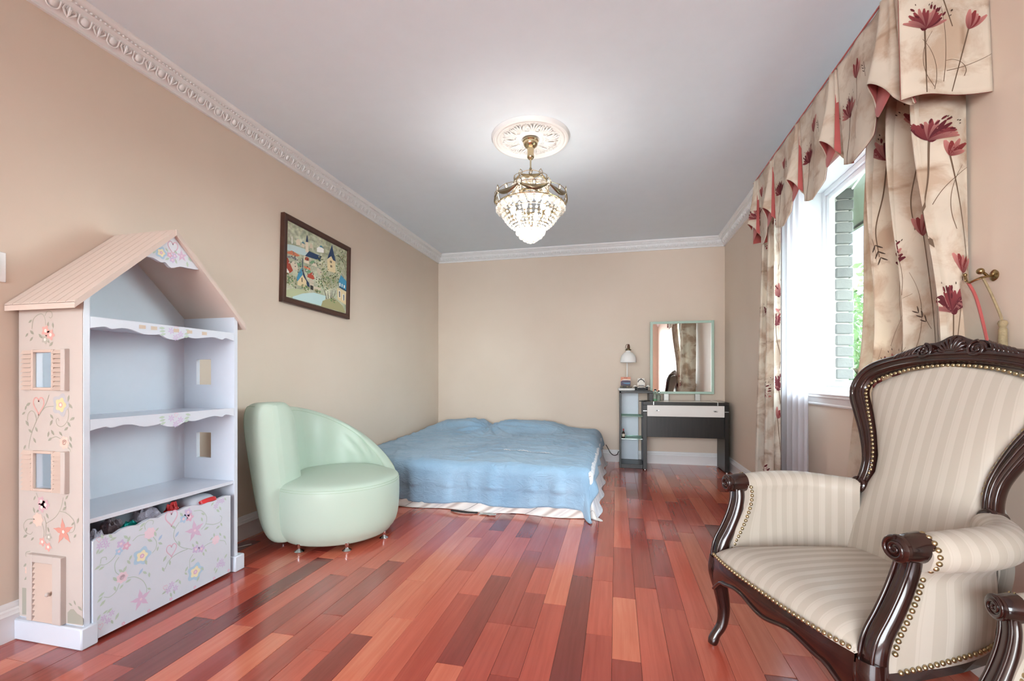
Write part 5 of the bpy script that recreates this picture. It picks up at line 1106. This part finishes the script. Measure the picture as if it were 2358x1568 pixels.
at_px_list(fp, [('F', .105, 1.94, .085, .3, .40, .5, .05), ('B', .06, 1.87, .075, .5, .42, -.05), ('B', .05, 1.44, .085, .2, .3, .05), ('F', .10, 1.30, .105, -.2, .5, .7, .05), ('B', .30, 1.62, .1, .1, .5, -.05), ('F', .45, 1.52, .11, -.1, .6, .6, .04), ('F', .52, 1.06, .12, .1, .4, .5, .05), ('F', .60, .98, .10, .6, .35, .5, -.04), ('F', .22, .86, .12, -.2, .5, .5, .04), ('F', .38, .62, .12, .2, .5, .5, .04), ('F', .1, .5, .11, .2, .4, .5, .03), ('F', .55, .42, .12, .1, .35, .5, .03), ('F', .3, 2.05, .1, .2, .4, .5, .04), ('F', .58, 2.0, .1, .2, .4, .5, .04),
    ('T', .12, 1.7, .3, 2.0, .8), ('T', .06, 1.6, .25, 1.2, .9), ('T', .4, 1.4, .35, 1.9, -1.0), ('T', .5, 1.3, .4, 1.2, .9), ('T', .36, 1.15, .35, 2.1, -.9), ('T', .56, 1.2, .3, 1.7, 1.1), ('T', .2, 1.1, .3, 1.0, .8), ('T', .6, .8, .4, 1.2, .6), ('T', .62, .6, .4, 1.8, -.7), ('G', .64, 1.7, .12, 4.4), ('G', .5, 1.85, .1, 1.2), ('G', .62, .75, .12, 4.2), ('G', .28, 1.25, .1, .9), ('T', .25, 1.9, .3, 1.6, .7), ('T', .45, .9, .3, 1.3, .8), ('T', .14, .95, .3, 1.7, -.8)])
fp.done('floral_print', nc)
# red piping on the leading edge of the near panel
# far panel
def far_plan(u, v):
    w = lerp(.285, .36, v); k = u
    y = 3.385 + .00 * v + w * k + .11 * v * k; ph = 2 * PI * 2.6 * k + .4 * v
    amp = lerp(.026, .036, v); x = 1.07 - amp * math.sin(ph + 2.2) - .035 * v * k
    if k > .86: x += .18 * ((k - .86) / .14) ** 1.5
    return (x, y + .015 * math.sin(2 * ph) * (1 - sstep(.9, 1, k)))
fc, FS_, FL = curtain('floral_curtain', far_plan, 2.42, .012, 150, 60, FAB_BACKLIT, 'narrow cream floral curtain panel on the window side nearest the vanity', 'curtain')
fp = FabricPrint(FS_, 5)
at_px_list(fp, [('F', .06, 1.62, .1, .1, .35, .8, .04), ('B', .10, 1.48, .09, .3, .4, .03), ('F', .03, 1.42, .09, -.2, .3, .8, .03), ('F', .33, 1.50, .09, .3, .35, .5, .03), ('F', .05, .98, .11, -.1, .35, .9, .04), ('F', .23, .92, .11, .3, .5, .5, .03), ('B', .42, .93, .09, .2, .4, .03), ('B', .04, .78, .08, -.4, .4, .03), ('F', .20, .33, .12, -.2, .3, .6, .04), ('B', .42, .34, .08, .2, .3, .03), ('F', .3, 1.95, .1, .2, .4, .5, .03), ('F', .1, 2.1, .1, .2, .4, .5, .03),
    ('T', .1, 1.25, .3, 1.9, -.8), ('T', .3, 1.2, .3, 1.4, .8), ('T', .2, .6, .35, 1.2, .8), ('T', .12, .6, .3, 2.0, -.8), ('T', .35, .7, .3, 1.8, -.6), ('T', .05, 1.8, .3, 1.3, .7), ('G', .25, 1.2, .1, 1.2), ('G', .15, 1.15, .09, .8), ('G', .4, .7, .1, 1.9), ('T', .38, 1.7, .3, 1.5, .4)])
fp.done('floral_print', fc)
# sheers
sv = NT('white_sheer'); svn = sv.noise(200, sv.coord('UV')); sv.col(srgb(226, 226, 234)); t1 = sv.new('ShaderNodeBsdfTransparent'); t2 = sv.new('ShaderNodeBsdfTranslucent'); t2.inputs[0].default_value = srgb(176, 176, 184)
q1 = sv.new('ShaderNodeMixShader'); q1.inputs[0].default_value = .5; q2 = sv.new('ShaderNodeMixShader'); q2.inputs[0].default_value = .72
sv.link(sv.b.outputs[0], q1.inputs[1]); sv.link(t2.outputs[0], q1.inputs[2]); sv.link(t1.outputs[0], q2.inputs[1]); sv.link(q1.outputs[0], q2.inputs[2]); sv.link(q2.outputs[0], sv.out.inputs[0]); SHEER = sv.done(.8)
def sheer_plan(ya, yb, folds, x0, amp):
    def plan(u, v):
        ph = 2 * PI * folds * u + .5 * v; return (x0 - amp * math.sin(ph) * (1 + .4 * v), lerp(ya, yb, u) + .008 * math.sin(2 * ph))
    return plan
for ya, yb, fo, lb in ((3.13, 3.62, 5, 'white sheer panel hanging beside the far floral curtain'), (2.02, 2.352, 4, 'white sheer panel tucked behind the near floral curtain')):
    Sf, L_, fn, s_of = pleat_surface(sheer_plan(ya, yb, fo, 1.165 if ya > 3 else 1.222, .016 if ya > 3 else .012), 2.42, .015, 80, 30)
    tag(MB().grid(80, 30, fn, uvf=lambda u, v: (u, v + .01)).build('sheer_curtain', SHEER, ang=85), lb, 'sheer curtain')
# rod carried on the valance board
rd = thing('curtain_rod', 'white curtain rod hidden behind the floral valance', 'curtain rod', (0, 0, 0))
MB().tube([(1.13, 1.95, 2.435), (1.13, 3.70, 2.435)], .008, 8).build('rod', WHITE, rd)
for y in (1.97, 3.68): MB().box(1.12, XR, y - .006, y + .006, 2.425, 2.445, .001).build('bracket', WHITE, rd)

# ------------------------------------------------------------------ pleated valance with bell-shaped horns
vl = thing('valance', 'pleated floral valance with red lined horns over the window', 'valance', (0, 0, 0))
VX, VY0, VY1 = 1.0, 1.905, 3.66
MB().box(VX + .012, XR - .001, VY0 + .008, VY1 - .008, VTOP - .022, VTOP - .002, .002).build('valance_board', WHITE, vl)
hy = [2.0, 2.43, 2.86, 3.30, 3.625]           # horn positions along the wall, near to far
def vplan(y, k):
    """front surface: x at height fraction k (0 top..1 bottom)"""
    x = VX
    for i, h in enumerate(hy):
        w = .028 + .040 * k; dd = (y - h) / w
        if abs(dd) < 1: x -= (.010 + .078 * k ** 1.5) * (math.cos(PI * dd) * .5 + .5)
        g = (y - (h - .052 - .034 * k)) / (.010 + .020 * k)          # tucked pleat on the near side of the horn
        if abs(g) < 1: x += (.012 + .04 * k) * (math.cos(PI * g) * .5 + .5)
    return x + .004 * math.sin(y * 31)
def vbot(y):
    z = 2.05
    for a, b in [(hy[i] + .05, hy[i + 1] - .06) for i in range(4)]:
        if a <= y <= b: t = (y - a) / (b - a); z = lerp(2.055, 1.995, math.sin(PI * t) ** .8)
    for h in hy:
        dd = (y - h) / .078
        if abs(dd) < 1: z = max(z, lerp(z, 2.19, (math.cos(PI * dd) * .5 + .5) ** .55))
    return z
def vfn(u, v):
    y = lerp(VY0, VY1, u); zb = vbot(y); z = lerp(VTOP, zb, v); k = min(1, (VTOP - z) / (VTOP - 2.05)); return (vplan(y, k), y, z)
va_ = MB().grid(330, 26, vfn, uvf=lambda u, v: (lerp(VY0, VY1, u) * 1.2, vfn(u, v)[2]))
front = va_.build('front_panel', FAB, vl, ang=85); q = front.modifiers.new('thickness', 'SOLIDIFY'); q.thickness = .002; q.offset = 0
ln_ = MB().grid(330, 14, lambda u, v: tuple(Vector(vfn(u, v)) + Vector((.004, 0, .0015 * (1 if v > .99 else 0)))), uvf=lambda u, v: (u, v + .01)); ln_.build('lining', LINE, vl, ang=85)
# red pleat insets showing on the near side of each horn, and the red inside of each bell seen from below
for h in hy:
    if h > hy[0]: MB().grid(5, 12, lambda u, v: (lerp(VX + .006, VX - .002 - .014 * v, u), lerp(h - .046 - .032 * v, h - .042 - .022 * v, u), lerp(VTOP - .06, 2.085 + .03 * u, v)), uvf=lambda u, v: (u, v + .01)).build('pleat_inset', LINE, vl, ang=85)
    MB().grid(16, 6, lambda u, v: (VX + .002 - .014 * math.sin(PI * u) * v, h + .012 + (u - .5) * .112, lerp(2.205, 2.066 + .06 * abs(2 * u - 1) ** 1.5, v)), uvf=lambda u, v: (u, v + .01)).build('horn_lining', LINE, vl, ang=85)
# returns at both ends
def ret(y, sgn, name):
    def fn(u, v):
        x = lerp(VX - .004, XR - .002, u); zb = 2.055 + .01 * math.sin(u * 5); return (x, y + sgn * (.006 * math.sin(u * 8) * v + .018 * v), lerp(VTOP, zb, v))
    o = MB().grid(30, 20, fn, uvf=lambda u, v: (u * .3 + 3, lerp(VTOP, 2.05, v))).build(name, FAB, vl, ang=85); q = o.modifiers.new('thickness', 'SOLIDIFY'); q.thickness = .002; q.offset = 0
    MB().grid(30, 4, lambda u, v: tuple(Vector(fn(u, v)) + Vector((0, -sgn * .004, 0))), uvf=lambda u, v: (u, v + .01)).build('lining', LINE, vl, ang=85)
    return fn, o
rfn, ro = ret(VY0, -1, 'return_panel'); ret(VY1, 1, 'return_panel')
MB().tube([(XR - .004, VY0 - .002, VTOP + .001), (VX - .004, VY0 - .002, VTOP + .001), (VX - .004, VY1 + .002, VTOP + .001), (XR - .004, VY1 + .002, VTOP + .001)], .0042, 6).build('top_piping', LINE, vl)
def VS(s, t):
    y = VY0 + s; zb = vbot(min(max(y, VY0), VY1)); v = min(1, max(0, (VTOP - t) / (VTOP - zb))); u = min(1, max(0, s / (VY1 - VY0)))
    p = Vector(vfn(u, v)); e = .003; du = Vector(vfn(min(1, u + e), v)) - Vector(vfn(max(0, u - e), v)); dv = Vector(vfn(u, min(1, v + e))) - Vector(vfn(u, max(0, v - e))); n = du.cross(dv).normalized()
    if n.x > 0: n = -n
    return p, n
fp = FabricPrint(VS, 8)
for i in range(4):
    b = hy[i] - VY0
    fp.bud(b + .19, 2.335, .085, -.1, .12, .0); fp.flower(b + .26, 2.21, .085, -.25, .24, .5, .03); fp.twig(b + .36, 2.1, .2, 1.9, -.8); fp.twig(b + .2, 2.08, .18, 1.3, .8); fp.sprig(b + .06, 2.36, .07, 4.5); fp.sprig(b + .13, 2.3, .06, 1.3); fp.twig(b + .05, 2.25, .2, 1.5, .3)
fp.done('floral_print', front)
def RS(s, t):
    u = min(1, max(0, s / .265)); v = min(1, max(0, (VTOP - t) / (VTOP - 2.055))); return Vector(rfn(u, v)), Vector((0, -1, 0))
fp = FabricPrint(RS, 9)
at_px_list(fp, [('F', .075, 2.30, .085, -.15, .24, .5, .0), ('B', .205, 2.285, .07, -.5, .22, -.05), ('B', .13, 2.42, .08, -.4, .12, .03), ('T', .13, 2.1, .28, 1.4, .3), ('T', .10, 2.08, .22, 2.3, -1.2), ('T', .1, 2.07, .2, 1.2, .9), ('T', .14, 2.14, .18, .2, .3), ('T', .19, 2.12, .1, .8, 2.5)])
fp.done('floral_print', ro)

# ------------------------------------------------------------------ hold-back hook, tieback band and tassel at the near curtain
BRASS = M('aged_brass', (150, 128, 90), .25, .05, metal=1.0)
hk = thing('curtain_holdback', 'brass curtain hold-back hook with ball finial on the wall beside the near curtain', 'hook', (XR, 1.875, 1.41))
MB().lathe([(0, 0), (.018, 0), (.02, -.004), (.014, -.008), (0, -.01)], 16, M4=Matrix.Rotation(PI / 2, 4, 'Y')).build('rose', BRASS, hk)
MB().tube(spline([(0, 0, 0), (-.03, 0, -.004), (-.05, .012, -.012), (-.054, .03, -.016), (-.05, .05, -.008), (-.05, .056, .012)], 5), .0042, 8).build('hook_arm', BRASS, hk)
MB().tube(spline([(-.02, 0, -.002), (-.035, -.004, .01), (-.045, -.012, .012)], 4), .0042, 8).build('hook_prong', BRASS, hk)
MB().ball((-.052, -.016, .013), .011, 12, 8).build('ball_finial', BRASS, hk); MB().ball((-.05, .057, .016), .0065, 10, 6).build('ball_finial', BRASS, hk)
tbk_ = thing('tieback_band', 'floral tieback band with red piping hanging from the brass hook', 'tieback', (0, 0, 0))
tp = spline([(1.212, 1.912, 1.395), (1.22, 1.892, 1.345), (1.228, 1.874, 1.26), (1.234, 1.850, 1.14), (1.236, 1.826, 1.03), (1.225, 1.815, .92)], 6)
MB().grid(len(tp), 6, lambda u, v: (tp[round(u * (len(tp) - 1))][0] - .004, tp[round(u * (len(tp) - 1))][1] + lerp(0, .012 + .08 * math.sin(PI * min(1, u * .9 + .05)), v), tp[round(u * (len(tp) - 1))][2] + .015 * v), uvf=lambda u, v: (v * .1 + 5, u * .5)).build('band', FAB, tbk_)
MB().tube(tp, .0048, 7).build('red_piping', LINE, tbk_)
ts = thing('tassel', 'olive gold tassel hanging behind the tieback band', 'tassel', (1.25, 1.822, 1.24))
TAS = M('gold_tassel_cord', (150, 132, 100), .7, .2, 60, .5, 200)
MB().tube(spline([(-.02, .05, .16), (-.01, .03, .1), (0, .01, .03), (0, 0, .0)], 4), .004, 6).build('cord', TAS, ts)
MB().lathe([(0, .012), (.01, .008), (.013, 0), (.01, -.01), (.008, -.014), (.011, -.02), (.012, -.08), (.013, -.13), (0, -.13)], 16).build('tassel_skirt', TAS, ts)

# ------------------------------------------------------------------ carved Victorian armchair
def mahog():
    t = NT('dark_mahogany'); c = t.coord('Object', (14, 14, 3)); n = t.noise(1.5, c, 5, .6)
    t.col(t.ramp(n.outputs[0], [(.3, srgb(28, 14, 12)), (.7, srgb(52, 23, 18))]).outputs[0]); return t.done(.2, spec=.5, coat=.6, coatr=.06)
MAHO = mahog()
def stripe_mat():
    t = NT('cream_striped_satin'); uv = t.coord('UV'); sp = t.new('ShaderNodeSeparateXYZ'); t.link(uv, sp.inputs[0])
    p = t.math('PINGPONG', sp.outputs[0], .0235); st_ = t.ramp(t.math('DIVIDE', p, .0235), [(.0, (0, 0, 0, 1)), (.46, (0, 0, 0, 1)), (.5, (1, 1, 1, 1)), (1, (1, 1, 1, 1))]).outputs[0]
    p2 = t.math('PINGPONG', t.math('ADD', sp.outputs[0], .006), .0235); l_ = t.ramp(t.math('DIVIDE', p2, .0235), [(.0, (1, 1, 1, 1)), (.03, (1, 1, 1, 1)), (.05, (0, 0, 0, 1))]).outputs[0]
    c = t.mix(st_, srgb(190, 181, 168), srgb(180, 170, 156)); c = t.mix(t.math('MULTIPLY', l_, .35), c, srgb(174, 163, 148)); t.col(c)
    t.link(t.math('ADD', t.math('MULTIPLY', st_, .25), .38), t.b.inputs['Roughness']); m = t.done(.45, spec=.4, sheen=.08); t.b.inputs['Anisotropic'].default_value = .3; return m
SATIN = stripe_mat(); NAILM = M('antique_brass_nail', (176, 158, 122), .3, .08, 30, metal=.95)
AX, AY, APHI = .516, 1.625, .354
ac = thing('carved_armchair', 'carved dark wood armchair with cream striped upholstery under the window', 'armchair', (AX, AY, 0), APHI - PI / 2)
NAIL = MB().lathe([(.0068, 0), (.0066, .0022), (.0048, .0045), (.0022, .0056), (0, .0058)], 10).mesh('nail', NAILM)
def nails(pts, sp, nrm, parent=None, sc=1.0):
    P = [Vector(p) for p in pts]; d_ = 0.0; nx = 0.0; L_ = sum((P[i + 1] - P[i]).length for i in range(len(P) - 1)); n = max(2, int(L_ / sp)); step = L_ / n; acc = 0.0; k = 0
    for i in range(len(P) - 1):
        sl_ = (P[i + 1] - P[i]).length
        while k <= n and k * step <= acc + sl_ + 1e-6:
            t = (k * step - acc) / max(sl_, 1e-6); p = P[i].lerp(P[i + 1], t); nn = Vector(nrm(p) if callable(nrm) else nrm).normalized()
            o = link('nail', NAIL, parent or ac, tuple(p), tuple(nn.to_track_quat('Z', 'Y').to_euler()), (sc, sc, sc)); k += 1
        acc += sl_
BKY = lambda z: .53 + .273 * (z - .653)
BN = Vector((0, -1, .273)).normalized()
def spiral(c, r0, r1, turns, n, plane, a0=0.0, lift=0.0, sg=1):
    out = []
    for i in range(n):
        t = i / (n - 1); r = lerp(r0, r1, t); a = a0 + sg * turns * 2 * PI * t; out.append(plane(c[0] + r * math.cos(a), c[1] + r * math.sin(a), lift))
    return out
bpl = lambda x, z, l: (x, BKY(z) - l, z + .27 * l)        # point on the raked back plane, l towards the sitter
fpl = lambda y0: (lambda x, z, l: (x, y0 - l, z))
# --- seat
def seat_hw(v): return lerp(.318, .235, v)
def seat_y(x, v): return lerp(-.058 + .022 * (abs(x) / .318) ** 3, .47, v)
def seat_fn(u, v):
    q = 2 * u - 1; qq = math.copysign(abs(q) ** .75, q); vv = v
    hw = seat_hw(vv); x = qq * hw; y = seat_y(x, vv)
    ed = (1 - abs(q) ** 5) ** .5 * (1 - max(0, 1 - vv / .22) ** 2.6) ** .5
    return (x, y, .356 + .03 * (1 if False else 0) + ed * (.062 + .018 * math.sin(PI * u) * math.sin(PI * min(1, vv * .8 + .1))))
sm = MB().grid(64, 56, seat_fn, uvf=lambda u, v: (seat_fn(u, v)[0] + 1, v)); se = sm.build('seat_cushion', SATIN, ac, ang=80)
# --- back pad
def bk_hw(z):
    return float(np.interp(z, [.36, .42, .50, .58, .63, .70, .76, .84, .93, 1.0, 1.03, 1.06, 1.08, 1.092, 1.098], [.245, .25, .25, .235, .215, .182, .186, .214, .255, .283, .272, .215, .15, .07, .0]))
def bk_fn(u, v):
    z = lerp(.36, 1.098, 1 - (1 - v) ** 1.6); hw = bk_hw(z); q = 2 * u - 1; x = q * hw
    b = .048 * (1 - abs(q) ** 3.0) ** .6 * math.sin(PI * min(1, max(0, (z - .30) / .85))) ** .5 - .006
    return (x, BKY(z) - b, z + b * .2)
bp_ = MB().grid(44, 60, bk_fn, uvf=lambda u, v: (bk_fn(u, v)[0] + 1, v)).build('back_pad', SATIN, ac, ang=80)
MB().grid(20, 40, lambda u, v: (lambda z: ((2 * u - 1) * (bk_hw(z) + .02), BKY(z) + .026, z))(lerp(.36, 1.09, v)), uvf=lambda u, v: ((2 * u - 1) * .28 + 1, v)).build('back_cover', SATIN, ac)
# --- carved back frame
half = [(.214, .640), (.205, .70), (.212, .76), (.245, .845), (.290, .925), (.322, .985), (.323, 1.03), (.288, 1.078), (.215, 1.108), (.11, 1.126), (0, 1.131)]
hw_ = [.022, .022, .024, .031, .036, .039, .040, .038, .034, .030, .028]
full = half + [(-x, z) for x, z in half[-2::-1]]; fw_ = hw_ + hw_[-2::-1]
fpts = spline([(x, z, w_) for (x, z), w_ in zip(full, fw_)], 6)
path = [bpl(x, z, .004) for x, z, w_ in fpts]
MB().tube(path, 1.0, 14, ell=[(w_, .024) for x, z, w_ in fpts], up=BN).build('back_frame', MAHO, ac, ang=60)
def offs(k, lift):
    out = []
    for i, (x, z, w_) in enumerate(fpts):
        a = fpts[max(0, i - 1)]; b = fpts[min(len(fpts) - 1, i + 1)]; t = Vector((b[0] - a[0], b[1] - a[1])).normalized(); n = Vector((t.y, -t.x)); out.append(bpl(x + n.x * w_ * k, z + n.y * w_ * k, lift))
    return out
for k, lf_, r in ((-.55, .022, .006), (.1, .027, .0045), (.62, .02, .0055)): MB().tube(offs(k, lf_), r, 7).build('frame_moulding', MAHO, ac, ang=60)
inner = [bpl(bk_hw(z) + .003, z, .016) for z in [.632, .66, .70, .74, .78, .82, .86, .90, .94, .97, 1.0, 1.015, 1.03, 1.045, 1.06, 1.07]] + [bpl(x, 1.098 - .027 * (x / .19) ** 2, .016) for x in (.15, .12, .08, .04, 0)]
inner2 = [(-x, y, z) for x, y, z in inner[::-1]]
nails(inner + inner2[1:], .0165, tuple(BN))
for s in (-1, 1):
    nails([bpl(s * (.214 + .04 * math.cos(a)), .636 + .04 * math.sin(a), .012) for a in [math.radians(200 + i * 16) if s > 0 else math.radians(340 - i * 16) for i in range(10)]][:9], .0165, tuple(BN))
    c = (s * .214, .640)
    MB().tube([bpl(c[0], c[1], -.012), bpl(c[0], c[1], .026), bpl(c[0], c[1], .03)], [.03, .03, .026], 20).build('volute', MAHO, ac)
    MB().tube(spiral(c, .025, .004, 1.9, 40, bpl, PI / 2, .031, -s), [lerp(.0056, .003, i / 39) for i in range(40)], 7).build('volute_scroll', MAHO, ac, ang=70)
# crest carving: shell, two volutes and leaf sweeps on a shaped block
ct_ = [(-.195, 1.118), (-.19, 1.136), (-.165, 1.146), (-.13, 1.160), (-.09, 1.178), (-.062, 1.180), (-.04, 1.187), (-.02, 1.198), (0, 1.202)]
ct_ = ct_ + [(-x, z) for x, z in ct_[-2::-1]]
MB().prism(spline(ct_, 3) + [(.19, 1.112), (.1, 1.13), (0, 1.135), (-.1, 1.13), (-.19, 1.112)], bpl, -.014, .014).build('crest_block', MAHO, ac, ang=30)
for k in range(-4, 5):
    a = PI / 2 - k * .29; L_ = .062 - .002 * abs(k) * 2.2
    MB().tube([bpl(.006 * k * .4, 1.130, .014), bpl(math.cos(a) * L_ * .5, 1.132 + math.sin(a) * L_ * .5, .022), bpl(math.cos(a) * L_ * .85, 1.134 + math.sin(a) * L_ * .85, .023), bpl(math.cos(a) * L_ * 1.06, 1.134 + math.sin(a) * L_ * 1.06, .008)], [.003, .0055, .0075, .005], 7).build('shell_rib', MAHO, ac, ang=70)
for s in (-1, 1):
    cc = (s * .083, 1.147)
    MB().ball(bpl(cc[0], cc[1], .014), .027, 14, 8, (1, .5, 1)).build('crest_volute', MAHO, ac)
    MB().tube(spiral(cc, .027, .003, 2.1, 46, bpl, PI / 2, .027, s), [lerp(.0052, .0032, i / 45) for i in range(46)], 7).build('volute_scroll', MAHO, ac, ang=70)
    for j in range(6):
        x0 = s * (.108 + .012 * j); z0 = 1.165 - .005 * j
        MB().tube(spline([bpl(s * (.10 + .011 * j), 1.176 - .0055 * j, .010), bpl(s * (.118 + .012 * j), 1.160 - .004 * j, .02), bpl(s * (.128 + .0125 * j), 1.142 - .003 * j, .021), bpl(s * (.122 + .013 * j), 1.128 - .0015 * j, .014)], 4), [.003, .004, .0055, .0065, .007, .0072, .007, .0068, .0066, .006, .0052, .004, .003][:13], 7).build('acanthus_fold', MAHO, ac, ang=70)
# --- arms
def xrail(a): return float(np.interp(a, [0, .1, .2, .3, .38, .45, .52], [.338, .342, .346, .342, .322, .278, .22]))
for s in (-1, 1):
    # post: S-curve from knee to scroll
    pp = spline([(s * .332, .004, .318), (s * .333, .006, .36), (s * .334, .018, .405), (s * .335, .046, .455), (s * .337, .072, .51), (s * .341, .088, .56), (s * .347, .092, .60), (s * .35, .088, .625)], 5); n = len(pp)
    MB().tube(pp, 1.0, 14, ell=[(lerp(.031, .025, i / (n - 1)), lerp(.030, .022, (i / (n - 1)) ** .6)) for i in range(n)], up=(0, -1, .3)).build('arm_post', MAHO, ac, ang=60)
    for off in (-.018, .018): MB().tube([(x + off, y - lerp(.026, .018, i / (n - 1)), z + .008) for i, (x, y, z) in enumerate(pp)], .0052, 7).build('post_moulding', MAHO, ac, ang=60)
    cx_, cz_ = s * .352, .632
    Mv = Matrix.Translation((cx_, .042, cz_)) @ Matrix.Rotation(-PI / 2, 4, 'X')
    MB().lathe([(0, 0), (.028, 0), (.034, .004), (.035, .012), (.031, .018), (.033, .024), (.037, .05), (.040, .074), (0, .078)], 28, M4=Mv).build('volute', MAHO, ac)
    MB().tube(spiral((cx_, cz_), .030, .003, 2.0, 46, fpl(.042), PI / 2 if s > 0 else PI / 2, .001, s), [lerp(.0058, .0034, i / 45) for i in range(46)], 7).build('volute_scroll', MAHO, ac, ang=70)
    # upholstered arm: roll and panel follow a plan curve that turns in to meet the back
    AP = spline([(.352, .108), (.360, .19), (.358, .28), (.338, .37), (.290, .445), (.215, .515)], 6); al = [0.0]
    for i in range(len(AP) - 1): al.append(al[-1] + math.hypot(AP[i + 1][0] - AP[i][0], AP[i + 1][1] - AP[i][1]))
    def arm_at(v):
        d_ = v * al[-1]; x = float(np.interp(d_, al, [p[0] for p in AP])); y = float(np.interp(d_, al, [p[1] for p in AP])); e = .004
        x2 = float(np.interp(min(al[-1], d_ + e), al, [p[0] for p in AP])) - float(np.interp(max(0, d_ - e), al, [p[0] for p in AP])); y2 = float(np.interp(min(al[-1], d_ + e), al, [p[1] for p in AP])) - float(np.interp(max(0, d_ - e), al, [p[1] for p in AP]))
        L_ = math.hypot(x2, y2); return x, y, y2 / L_, -x2 / L_            # point and outward normal
    def arm_sec(u, v):
        """u round the section: inner foot, up the inner face, over the roll, under it, down the outer face"""
        x, y, nx_, ny_ = arm_at(v); zc_ = .618 + .004 * math.sin(PI * v); r = .047 + .006 * math.sin(PI * min(1, v * 1.3)) - .005 * (1 - sstep(0, .1, v)) * (1 + .35 * math.sin(60 * u))
        zb = lerp(.312, .352, v)
        if u < .3: f = u / .3; o_x = lerp(-.056, -.047, f ** 2) + .006 * math.sin(PI * f); z = lerp(.345, zc_, f)
        elif u < .72: a = PI - (u - .3) / .42 * (PI + .95); o_x = r * math.cos(a) ; z = zc_ + r * math.sin(a)
        else:
            f = (u - .72) / .28; a = -.95; xs = r * math.cos(a); zs_ = zc_ + r * math.sin(a); o_x = lerp(xs, lerp(-.012, -.02, v), min(1, f * 5) ** .5) + .008 * math.sin(PI * f) * (f > .2); z = lerp(zs_, zb, f)
        if v < .2: y += 0
        k = sstep(.40, .60, z); fr_ = (1 - v / .16) if v < .16 else 0.0
        return (s * (x + nx_ * o_x), y + ny_ * o_x - fr_ * .075 * (1 - k), z)
    am = MB().grid(60, 40, arm_sec, uvf=lambda u, v: (v * al[-1], u + .01)); am.add([arm_sec(i / 59, 0) for i in range(60)], [tuple(range(60))], [(.01, .01)] * 60); am.build('arm_pad', SATIN, ac, ang=70)
    nails([(s * (.338 + .014), y + .036, z) for x, y, z in pp[6:]] + [(s * .352 + s * .046 * math.cos(a), .116, .622 + .046 * math.sin(a)) for a in [(-1.2 + i * .3) for i in range(10)]], .0165, (s * .85, -.5, .1))
    nails([(s * .318 - s * .014, y + .03, z) for x, y, z in pp[8:]], .0165, (-s * .6, -.7, .1))
    # legs and rails
    lp = spline([(s * .332, -.004, .345), (s * .334, -.008, .29), (s * .333, .006, .22), (s * .331, .018, .14), (s * .330, .010, .075), (s * .331, -.018, .032), (s * .332, -.03, .0)], 5); m = len(lp)
    rr_ = [float(np.interp(i / (m - 1), [0, .15, .35, .6, .8, .92, 1], [.033, .034, .028, .0215, .018, .0205, .0175])) for i in range(m)]
    MB().tube(lp, rr_, 14, up=(0, 1, 0)).build('front_leg', MAHO, ac, ang=60)
    MB().tube(spline([(s * .318, -.034, .335), (s * .322, -.038, .29), (s * .322, -.02, .22), (s * .322, -.004, .14)], 4), .0045, 6).build('leg_moulding', MAHO, ac, ang=60)
    MB().tube(spline([(s * .225, .485, .63), (s * .232, .475, .45), (s * .235, .475, .34), (s * .238, .51, .18), (s * .24, .58, .0)], 4), [.022] * 9 + [.02, .019, .018, .017, .016, .015, .015, .015], 10).build('rear_leg', MAHO, ac, ang=60)
    MB().prism([(-.004, .262), (.10, .285), (.25, .30), (.40, .295), (.50, .27), (.50, .352), (.36, .352), (.2, .335), (.08, .316), (-.004, .31)], lambda a, b, t: (s * (xrail(a) - t), a, b), 0, .034).build('side_rail', MAHO, ac, ang=30)
    nails([(s * (xrail(a) + .006), a, z) for a, z in ((.066, .316), (.12, .324), (.2, .338), (.3, .352), (.36, .358))], .0165, (s, -.1, .2))
# --- serpentine front rail
def ap_b(x): q = abs(x) / .31; return .282 + .022 * math.sin(PI * min(1, q * 1.25)) ** 2 - .055 * max(0, q - .78) / .22
def ap_y(x): return -.060 + .026 * (abs(x) / .31) ** 3
def apr(u, v):
    x = lerp(-.315, .315, u); zt_, zb_ = .358, ap_b(x); loop = [(0, zb_), (-.006, lerp(zb_, zt_, .5)), (0, zt_), (.034, zt_), (.034, zb_)]
    k = v * 5; i = int(k) % 5; f = k - int(k); a, b = loop[i], loop[(i + 1) % 5]; return (x, ap_y(x) + lerp(a[0], b[0], f), lerp(a[1], b[1], f))
MB().grid(50, 10, apr, cv=True).build('front_rail', MAHO, ac, ang=40)
MB().tube([(x, ap_y(x) - .003, ap_b(x) + .004) for x in [lerp(-.312, .312, i / 40) for i in range(41)]], .0062, 8).build('rail_moulding', MAHO, ac, ang=60)
nails([(x, ap_y(x) - .004, .366) for x in [lerp(-.305, .305, i / 30) for i in range(31)]], .0165, (0, -.9, .4))
# --- the companion armchair, mostly out of frame at the lower right
a2 = ac.copy(); C.objects.link(a2); a2.location = (.838, .965, 0); a2.rotation_euler = (0, 0, .05 - PI / 2); a2.scale = (.84, .60, .84)
tag(a2, 'second carved armchair at the lower right corner, only its arm in view', 'armchair')
for ch_ in [o for o in bpy.data.objects if o.parent is ac]:
    if ch_.name.startswith('nail') and ch_.location.y > .3: continue
    c2 = ch_.copy(); C.objects.link(c2); c2.parent = a2
